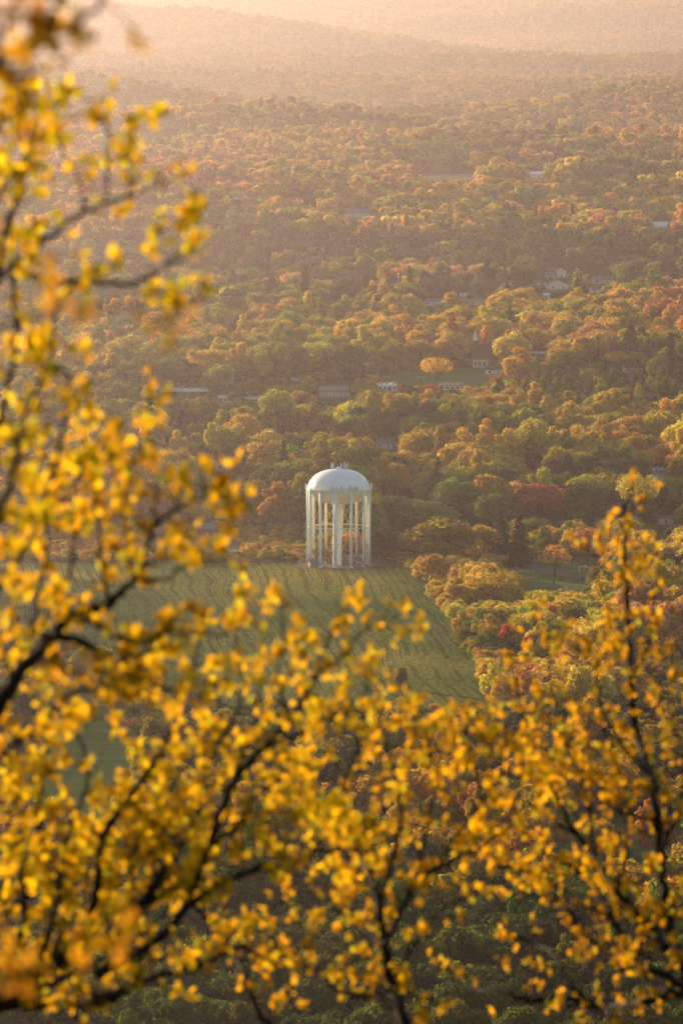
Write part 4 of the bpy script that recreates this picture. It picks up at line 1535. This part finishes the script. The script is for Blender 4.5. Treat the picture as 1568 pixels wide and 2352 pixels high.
rest = ~solo & ~hide
for nm, word, fams in KINDS:
    m = con if nm == 'conifer_tree' else (np.isin(fam, fams) & ~con)
    idx = np.where(m & rest)[0]
    if len(idx):
        forest(nm.replace('_tree', '_forest'), idx, 'mass of small %s trees filling the woods out to the far hazy hills' % (word if nm != 'conifer_tree' else 'dark pointed conifer'))


# ------------------------------------------------------------------ foreground branches
class Near:
    """one tree close to the camera: limbs, twigs and leaves"""

    def __init__(s, seed, leaf=.055, pal=None, thin=.8):
        s.thin, s.gap = thin, 1.2
        s.g = random.Random(seed)
        s.w = MB()
        s.v, s.f, s.c = [], [], []
        s.leaf = leaf
        s.pal = pal or [(.80, .47, .015), (.74, .40, .012), (.85, .55, .02), (.66, .34, .02), (.45, .36, .03), (.78, .40, .03)]

    def add_leaf(s, p, d, size):
        g = s.g
        d = d.normalized()
        n = Vector((g.gauss(0, 1), g.gauss(0, 1), g.gauss(0, 1)))
        side = d.cross(n)
        if side.length < 1e-3:
            return
        side.normalize()
        nn = side.cross(d)
        w = size * g.uniform(.22, .36)
        o = len(s.v)
        for along, wid, fold in ((0, .0, 0), (.28, .9, .15), (.55, 1.0, .2), (.8, .6, .1), (1.0, 0, -.05)):
            b = p + d * size * along + nn * size * (-.12 * along * along)
            if wid == 0:
                s.v.append(tuple(b))
            else:
                s.v += [tuple(b - side * w * wid + nn * size * fold), tuple(b), tuple(b + side * w * wid + nn * size * fold)]
        q = [(0, 1, 2), (0, 2, 3), (1, 4, 5, 2), (2, 5, 6, 3), (4, 7, 8, 5), (5, 8, 9, 6), (7, 10, 8), (8, 10, 9)]
        s.f += [tuple(i + o for i in k) for k in q]
        c = g.choice(s.pal)
        k = g.choice((.42, .62, .80, .90, 1.0))
        s.c += [(c[0] * k, c[1] * k * g.uniform(.96, 1.16), c[2] * .6, 1)] * len(q)

    def cluster(s, p, d, n=None, size=None):
        g = s.g
        n = n or g.choice((2, 3, 3, 4, 5))
        size = size or s.leaf * .72
        for _ in range(n):
            e = d.normalized() * .5 + Vector((g.gauss(0, .55), g.gauss(0, .55), g.gauss(0, .9)))
            s.add_leaf(p + Vector((g.gauss(0, .013), g.gauss(0, .013), g.gauss(0, .013))), e, size * g.uniform(.85, 1.4))

    def twig(s, p, d, L, r, leafy=1.0, depth=0):
        g = s.g
        pts, q, dd = [p.copy()], p.copy(), d.normalized()
        n = max(3, int(L / .05))
        for i in range(n):
            dd = (dd + Vector((g.gauss(0, .16), g.gauss(0, .16), g.gauss(.05, .14)))).normalized()
            q = q + dd * L / n
            pts.append(q.copy())
            if i >= n * .2 and g.random() < .52 * leafy:
                s.cluster(q, dd + Vector((g.gauss(0, .5), g.gauss(0, .5), g.gauss(0, .5))))
            if depth < 1 and g.random() < .12:
                s.twig(q, dd + Vector((g.gauss(0, .7), g.gauss(0, .7), g.gauss(.1, .5))), L * g.uniform(.25, .5), r * .6, leafy, depth + 1)
        if leafy > .15:
            s.cluster(q, dd, 4)
        s.w.tube(pts, [r * (1 - .75 * i / n) for i in range(n + 1)], 4)

    def limb(s, pts, D, r0, r1, tw=.13, L=(.15, .45), leafy=1.0, start=.0, wob=.5, end_d=None):
        """pts on the measuring grid at distance D"""
        g = s.g
        end_d = D if end_d is None else end_d
        m = len(pts)
        K = [at(px, py, D + (end_d - D) * i / max(m - 1, 1) + g.uniform(-wob, wob)) for i, (px, py) in enumerate(pts)]
        Q = []
        for i in range(m - 1):
            a, b, c, d = K[max(i - 1, 0)], K[i], K[i + 1], K[min(i + 2, m - 1)]
            for j in range(7):
                f = j / 7
                Q.append(.5 * ((2 * b) + (c - a) * f + (2 * a - 5 * b + 4 * c - d) * f * f + (3 * b - a - 3 * c + d) * f ** 3))
        Q.append(K[-1])
        nq = len(Q)
        rad = [.85 * s.thin * (r0 + (r1 - r0) * i / (nq - 1)) for i in range(nq)]
        Q = [q + Vector((g.gauss(0, 1), 0, g.gauss(0, 1))) * .006 for q in Q]
        s.w.tube(Q, rad, 7)
        acc = 0
        for i in range(1, nq):
            seg = Q[i] - Q[i - 1]
            acc += seg.length
            if i / nq < start:
                continue
            while acc > tw * s.gap:
                acc -= tw * s.gap * g.uniform(.6, 1.4)
                t = seg.normalized()
                e = Vector((g.gauss(0, .8), g.gauss(0, .8), g.gauss(.35, .6))) + t * .6
                s.twig(Q[i], e, g.uniform(*L), max(.0035, rad[i] * .35), leafy)
        if leafy > .1:
            s.twig(Q[-1], Q[-1] - Q[-2], g.uniform(*L), r1, leafy)

    def trunk(s, px, py, D, r, lean=0.0):
        p = at(px, py, D)
        zg = float(tz(p.x + lean, p.y)) - .4
        s.w.tube([p, Vector((p.x + lean * .4, p.y + .1, p.z * .6 + zg * .4)), Vector((p.x + lean, p.y + .2, zg))], [r, r * 1.3, r * 1.8], 10)
        return Vector((p.x + lean, p.y + .2, zg))

    def build(s, label, base):
        t = empty('yellow_leaved_tree', base, label, 'tree')
        o = s.w.build('branches', M['dark_bark'], t, True)
        o.location = -Vector(base)
        o = bpy.data.objects.new('foliage', mesh_from('foliage', s.v, s.f, s.c, [M['near']]))
        col.objects.link(o)
        o.parent = t
        o.location = -Vector(base)
        print(label, len(s.f) // 8, 'leaves')


# left tree (A)
DA = 21
A_ = Near(1, .062, [(.86, .60, .02), (.84, .52, .015), (.78, .46, .02), (.60, .50, .03), (.85, .48, .03)], .62)
A_.gap = 1.45
base = A_.trunk(-150, 2000, DA, .12)
A_.limb([(-150, 2000), (-130, 1500), (-90, 1000), (-70, 640), (0, 625)], DA, .10, .045, leafy=0, tw=9)
A_.limb([(-10, 625), (60, 632), (160, 645), (250, 650), (330, 640), (400, 600)], DA, .030, .010, .2, (.06, .22), .75)
A_.limb([(10, 620), (90, 560), (190, 490), (300, 450), (350, 430)], DA, .022, .008, .16, (.06, .22), .8)
A_.limb([(190, 490), (190, 440), (150, 360), (140, 300)], DA, .012, .006, .16, (.05, .16), .6)
A_.limb([(245, 455), (250, 390), (245, 300), (215, 230)], DA, .012, .006, .10, (.05, .15), 1)
A_.limb([(300, 450), (300, 370), (305, 290)], DA, .010, .005, .10, (.05, .14), 1)
A_.limb([(330, 640), (400, 700), (450, 690)], DA, .012, .006, .12, (.05, .12), .8)
A_.limb([(350, 640), (420, 570), (455, 520)], DA, .010, .005, .10, (.05, .12), 1)
A_.limb([(-20, 1240), (30, 1090), (60, 950), (110, 830), (130, 720), (170, 650)], DA, .026, .008, .09, (.08, .28), 1)
A_.limb([(-30, 1150), (10, 950), (40, 750), (20, 560), (50, 400), (90, 300)], DA + 1, .026, .008, .075, (.08, .28), 1.1)
A_.limb([(-20, 700), (20, 500), (60, 360), (30, 200)], DA + 1.5, .02, .008, .075, (.08, .28), 1.1)
A_.limb([(-20, 480), (40, 380), (110, 300), (130, 250)], DA, .016, .007, .085, (.06, .2), 1)
A_.limb([(-40, 1400), (60, 1250), (120, 1100), (150, 950), (160, 850)], DA, .024, .008, .08, (.08, .26), 1)
A_.build('tall yellow leaved tree whose branches run up the left edge', base)

# left middle tree (B) with the dark crooked limb
DB = 24
B_ = Near(2, .060, [(.84, .50, .015), (.82, .46, .015), (.74, .40, .012), (.52, .42, .03), (.80, .42, .03)], .6)
B_.gap = 1.15
base = B_.trunk(-60, 2420, DB, .13)
B_.limb([(-60, 2420), (-80, 2000), (-40, 1700), (40, 1550), (114, 1471)], DB, .10, .05, .3, (.1, .3), .8)
B_.limb([(114, 1471), (157, 1419), (247, 1390), (286, 1348), (310, 1329), (352, 1219), (395, 1176), (470, 1140)], DB, .050, .010, .10, (.1, .3), 1, wob=.25)
B_.limb([(157, 1419), (209, 1424), (281, 1471), (340, 1480)], DB, .035, .012, .14, (.1, .28), .9)
B_.limb([(130, 1460), (209, 1481), (257, 1524), (290, 1512), (360, 1490)], DB, .04, .012, .14, (.1, .28), .9)
B_.limb([(310, 1329), (380, 1330), (440, 1290), (530, 1300)], DB, .018, .007, .10, (.06, .2), .7)
B_.limb([(352, 1219), (360, 1100), (340, 1000), (345, 930)], DB, .014, .006, .09, (.05, .18), .8)
B_.limb([(250, 1390), (230, 1250), (215, 1120), (200, 1020)], DB, .02, .007, .08, (.1, .3), 1)
B_.limb([(300, 1340), (290, 1200), (300, 1080), (330, 1040)], DB, .018, .007, .09, (.1, .3), 1)
B_.limb([(395, 1176), (430, 1110), (500, 1130), (530, 1180)], DB, .012, .006, .07, (.06, .2), 1)
B_.limb([(60, 1530), (80, 1400), (110, 1250), (90, 1150)], DB, .022, .007, .07, (.1, .32), 1)
B_.limb([(0, 1600), (60, 1480), (160, 1330), (170, 1180), (180, 1100)], DB + 1.5, .022, .007, .07, (.1, .32), 1)
B_.limb([(340, 1480), (420, 1440), (500, 1460), (560, 1420), (600, 1450)], DB, .014, .006, .14, (.06, .16), .8)
B_.limb([(281, 1471), (330, 1560), (420, 1580), (520, 1560)], DB, .014, .006, .11, (.06, .2), .9)
B_.limb([(-20, 1750), (80, 1680), (160, 1600), (240, 1580), (300, 1600)], DB, .024, .007, .06, (.1, .32), 1.1)
B_.build('yellow leaved tree with a dark crooked limb left of the field', base)

# lower left tree (C): long limbs sweeping up to the right
DC = 27
C_ = Near(3, .058, [(.86, .55, .015), (.84, .50, .015), (.80, .45, .012), (.55, .44, .03), (.82, .44, .03)])
C_.thin = .9
C_.gap = 1.0
base = C_.trunk(-90, 2480, DC, .14)
for pts, r0, r1, tw, leafy in [
    ([(-90, 2420), (0, 2290), (125, 2212), (175, 2182), (270, 2147), (325, 2082), (370, 2007), (415, 1942), (450, 1887), (465, 1817), (480, 1747), (500, 1690)], .055, .010, .085, 1),
    ([(175, 2182), (215, 2087), (230, 1967), (245, 1907), (290, 1842), (350, 1752), (370, 1717), (400, 1667), (415, 1622), (440, 1540), (470, 1440)], .032, .008, 0.135, .6),
    ([(225, 2237), (350, 2167), (425, 2082), (465, 1982), (530, 1807), (600, 1722), (660, 1662), (720, 1560), (750, 1480), (800, 1380)], .036, .008, 0.150, .6),
    ([(-90, 2420), (0, 2310), (125, 2305), (250, 2292), (310, 2257), (375, 2237), (450, 2222), (500, 2197), (560, 2170)], .055, .015, .12, .8),
    ([(400, 2107), (500, 2032), (600, 1997), (725, 1957), (784, 1947), (860, 1900)], .028, .010, .09, 1),
    ([(0, 2290), (50, 2130), (50, 2007), (45, 1877), (25, 1837), (20, 1750)], .028, .009, .075, 1),
    ([(60, 2260), (120, 2120), (140, 2000), (170, 1880), (200, 1800), (190, 1720)], .024, .008, .075, 1),
    ([(120, 2215), (150, 2080), (100, 1960), (90, 1850), (110, 1740)], .024, .008, .07, 1),
    ([(-60, 2200), (0, 2050), (30, 1950), (0, 1820)], .024, .008, .075, 1),
    ([(270, 2147), (300, 2040), (310, 1950), (350, 1870), (400, 1800), (420, 1760)], .02, .007, .08, 1),
    ([(325, 2082), (400, 2040), (470, 1960), (540, 1900), (590, 1830), (640, 1790)], .02, .007, .085, 1),
    ([(530, 1807), (570, 1700), (590, 1620), (600, 1540)], .014, .006, 0.135, .6),
    ([(600, 1722), (680, 1690), (760, 1650), (830, 1610), (850, 1540)], .014, .006, 0.120, .6),
    ([(660, 1662), (640, 1560), (650, 1460), (650, 1380)], .012, .005, 0.165, .6),
    ([(720, 1560), (790, 1500), (840, 1440), (880, 1440)], .011, .005, 0.135, .6),
    ([(480, 1747), (540, 1640), (560, 1560), (540, 1480), (560, 1400)], .013, .006, 0.150, .6),
    ([(415, 1942), (350, 1900), (300, 1920), (240, 1990)], .016, .007, .075, 1),
    ([(0, 2300), (120, 2260), (240, 2200), (360, 2120), (420, 2020)], .02, .007, .075, 1),
    ([(-40, 2150), (60, 2060), (160, 1990), (260, 1940), (330, 1900)], .02, .007, .065, 1),
]:
    C_.limb(pts, DC, r0, r1, tw, (.08, .2) if leafy == .6 else (.10, .34), leafy, end_d=DC + 1.0)
C_.build('yellow leaved tree with long limbs sweeping up from the lower left corner', base)

# centre tree (D)
DD = 30
D_ = Near(4, .058, [(.82, .46, .012), (.80, .42, .012), (.74, .38, .012), (.50, .40, .03), (.80, .40, .03)])
D_.thin = .82
D_.gap = 1.35
base = D_.trunk(940, 2460, DD, .10)
for pts, r0, r1, tw, leafy, st in [
    ([(940, 2460), (929, 2351), (899, 2257), (884, 2172), (869, 2082), (849, 2007), (814, 1957), (760, 1900), (720, 1840), (700, 1750)], .050, .010, .09, 1, .2),
    ([(940, 2440), (904, 2317), (784, 2277), (700, 2220), (640, 2180), (600, 2120)], .026, .009, .13, .8, .1),
    ([(940, 2460), (760, 2420), (615, 2351), (565, 2242), (530, 2182), (485, 2117), (440, 2080)], .032, .009, .14, .7, .3),
    ([(884, 2172), (954, 2032), (1034, 1977), (1084, 1937), (1100, 1850), (1090, 1760), (1060, 1690)], .026, .008, .09, 1, .1),
    ([(869, 2082), (900, 1960), (920, 1860), (900, 1760), (880, 1680), (870, 1590)], .02, .007, .09, 1, .1),
    ([(849, 2007), (800, 1900), (790, 1800), (820, 1720), (800, 1640)], .018, .007, .085, 1, .1),
    ([(814, 1957), (740, 1860), (690, 1800), (650, 1780)], .014, .006, .09, 1, .1),
    ([(954, 2032), (980, 1900), (1000, 1790), (980, 1700), (960, 1630)], .016, .006, .09, 1, .1),
    ([(899, 2257), (960, 2150), (1010, 2090), (1080, 2050)], .014, .006, .12, .8, .1),
    ([(884, 2172), (820, 2120), (760, 2080), (730, 2030)], .014, .006, .12, .9, .1),
    ([(700, 2220), (690, 2150), (640, 2080)], .012, .005, .13, .8, .1),
    ([(920, 2340), (860, 2280), (850, 2200)], .012, .005, .17, .6, .1),
    ([(1034, 1977), (1130, 1930), (1180, 1860), (1200, 1780), (1190, 1700)], .016, .006, .085, 1, .1),
    ([(1000, 2000), (1060, 1900), (1140, 1800), (1150, 1720), (1130, 1650)], .015, .006, .085, 1, .1),
]:
    D_.limb(pts, DD, r0, r1, tw, (.10, .32), leafy, st, end_d=DD + 1)
D_.build('yellow leaved tree rising from the middle of the lower edge', base)

# right tree (E)
DE = 33
E_ = Near(5, .052, [(.80, .43, .012), (.76, .38, .012), (.72, .35, .012), (.48, .38, .03), (.78, .38, .035)])
E_.thin = .85
E_.gap = 1.45
base = E_.trunk(1640, 2420, DE, .13)
for pts, r0, r1, tw, leafy, st in [
    ([(1640, 2420), (1600, 2320), (1568, 2222), (1539, 2147), (1524, 2057), (1514, 1957), (1509, 1882), (1494, 1782), (1460, 1680), (1450, 1560), (1440, 1400), (1435, 1280), (1432, 1190), (1436, 1150)], .058, .012, .10, 1, .25),
    ([(1529, 2177), (1484, 2122), (1419, 2047), (1364, 1967), (1324, 1917), (1274, 1887), (1240, 1820)], .040, .010, .10, 1, .1),
    ([(1640, 2330), (1568, 2267), (1499, 2227), (1459, 2187), (1399, 2102), (1354, 2022), (1284, 1977), (1234, 1952)], .036, .010, .10, .9, .2),
    ([(1600, 2290), (1539, 2277), (1484, 2252), (1384, 2187), (1314, 2112), (1259, 2017), (1144, 1987), (1104, 1952)], .028, .009, .11, .9, .2),
    ([(1640, 2300), (1568, 2282), (1484, 2302), (1374, 2312), (1314, 2294), (1219, 2297), (1144, 2277), (1064, 2267), (1034, 2232)], .036, .012, .17, .55, .2),
    ([(1374, 2312), (1314, 2267), (1274, 2197), (1234, 2172), (1180, 2150)], .018, .008, .14, .7, .1),
    ([(1400, 2340), (1380, 2315), (1300, 2310), (1290, 2330)], .014, .008, .2, .6, .1),
    ([(1504, 1887), (1409, 1857), (1359, 1807), (1300, 1780)], .018, .007, .10, 1, .1),
    ([(1494, 1782), (1420, 1700), (1380, 1620), (1370, 1540), (1380, 1460)], .018, .007, .085, 1, .1),
    ([(1450, 1560), (1490, 1470), (1500, 1380), (1510, 1310)], .014, .006, .10, .9, .1),
    ([(1445, 1480), (1400, 1400), (1370, 1320), (1370, 1270)], .012, .005, .12, .8, .1),
    ([(1514, 1957), (1560, 1850), (1570, 1740), (1540, 1640), (1550, 1540)], .018, .007, .09, 1, .1),
    ([(1364, 1967), (1350, 1860), (1330, 1760), (1290, 1680), (1270, 1600), (1260, 1500)], .018, .007, .075, 1, .1),
    ([(1324, 1917), (1260, 1800), (1220, 1700), (1190, 1600), (1180, 1520)], .016, .006, .075, 1, .1),
    ([(1419, 2047), (1440, 1920), (1430, 1800), (1400, 1700)], .016, .006, .09, 1, .1),
    ([(1350, 1860), (1250, 1740), (1200, 1740)], .012, .005, .08, 1, .1),
    ([(1399, 2102), (1330, 2080), (1270, 2080), (1200, 2040)], .014, .006, .12, .8, .1),
    ([(1484, 2252), (1460, 2150), (1440, 2100), (1400, 2130)], .014, .006, .13, .8, .1),
    ([(1460, 1680), (1520, 1600), (1480, 1530)], .012, .005, .09, 1, .1),
    ([(1370, 1540), (1310, 1480), (1250, 1460), (1230, 1440)], .011, .005, .085, 1, .1),
]:
    E_.limb(pts, DE, r0, r1, tw, (.08, .30), leafy, st, end_d=DE + 1)
E_.build('yellow leaved tree with a dark upright stem at the right edge', base)

# the nearest branch, strongly out of focus, at the upper left
DF = 13
F_ = Near(6, .050, [(.80, .42, .02), (.72, .34, .02), (.62, .27, .03), (.50, .36, .03)])
base = F_.trunk(-420, 2400, DF, .09)
F_.limb([(-420, 2400), (-400, 1200), (-330, 400), (-200, 250)], DF, .08, .03, 9, leafy=0)
F_.limb([(-330, 400), (-100, 200), (20, 130), (120, 80), (210, 30), (240, -20)], DF, .025, .006, .07, (.05, .14), .6, .45, wob=.2)
F_.limb([(-200, 250), (-60, 150), (20, 60), (60, -20)], DF, .015, .005, .07, (.05, .14), .6, .3, wob=.2)
F_.limb([(-300, 420), (-60, 330), (30, 250), (70, 170)], DF, .015, .005, .06, (.05, .14), .6, .4, wob=.2)
F_.limb([(-410, 2200), (-100, 2230), (60, 2240), (180, 2220), (270, 2190)], DF, .014, .005, .10, (.05, .14), .7, .4, wob=.2)
F_.limb([(-400, 900), (-100, 800), (80, 720), (200, 700), (320, 710)], DF, .012, .004, .20, (.04, .1), .5, .5, wob=.2)
F_.build('nearest branchy tree with blurred orange leaves at the upper left', base)

# ------------------------------------------------------------------ camera, sky, sun
cam = bpy.data.cameras.new('camera')
cam.lens = 200
cam.sensor_fit = 'VERTICAL'
cam.sensor_height = 36
cam.sensor_width = 24
cam.clip_start = .5
cam.clip_end = 40000
cam.dof.use_dof = True
cam.dof.focus_distance = 2300
cam.dof.aperture_fstop = 5.4
co = bpy.data.objects.new('camera', cam)
col.objects.link(co)
co.location = (0, 0, ZC)
co.rotation_euler = (math.pi / 2 - PITCH, 0, 0)
sc.camera = co

AZ, EL = R(42), R(9.5)
sdir = Vector((-math.sin(AZ) * math.cos(EL), math.cos(AZ) * math.cos(EL), math.sin(EL)))
sl = bpy.data.lights.new('sun', 'SUN')
sl.energy = 11
sl.angle = R(.5)
sl.color = (1, .72, .45)
so = bpy.data.objects.new('sun', sl)
col.objects.link(so)
so.location = (-500, 600, 700)
so.rotation_euler = sdir.to_track_quat('Z', 'Y').to_euler()

w = bpy.data.worlds.new('World')
sc.world = w
w.use_nodes = True
t = w.node_tree
bg = t.nodes['Background']
sk = t.nodes.new('ShaderNodeTexSky')
sk.sky_type = 'NISHITA'
sk.sun_disc = False
sk.sun_elevation = EL
sk.sun_rotation = -AZ
sk.air_density = 1.2
sk.dust_density = 1.5
t.links.new(sk.outputs[0], bg.inputs[0])
bg.inputs[1].default_value = .20

sc.view_settings.view_transform = 'Standard'
sc.view_settings.look = 'None'
sc.view_settings.exposure = 0
sc.view_settings.gamma = 1
cy = sc.cycles
cy.max_bounces = 5
cy.diffuse_bounces = 3
cy.glossy_bounces = 2
cy.transmission_bounces = 3
cy.volume_bounces = 1
cy.transparent_max_bounces = 4
cy.use_denoising = True
cy.caustics_reflective = False
cy.caustics_refractive = False
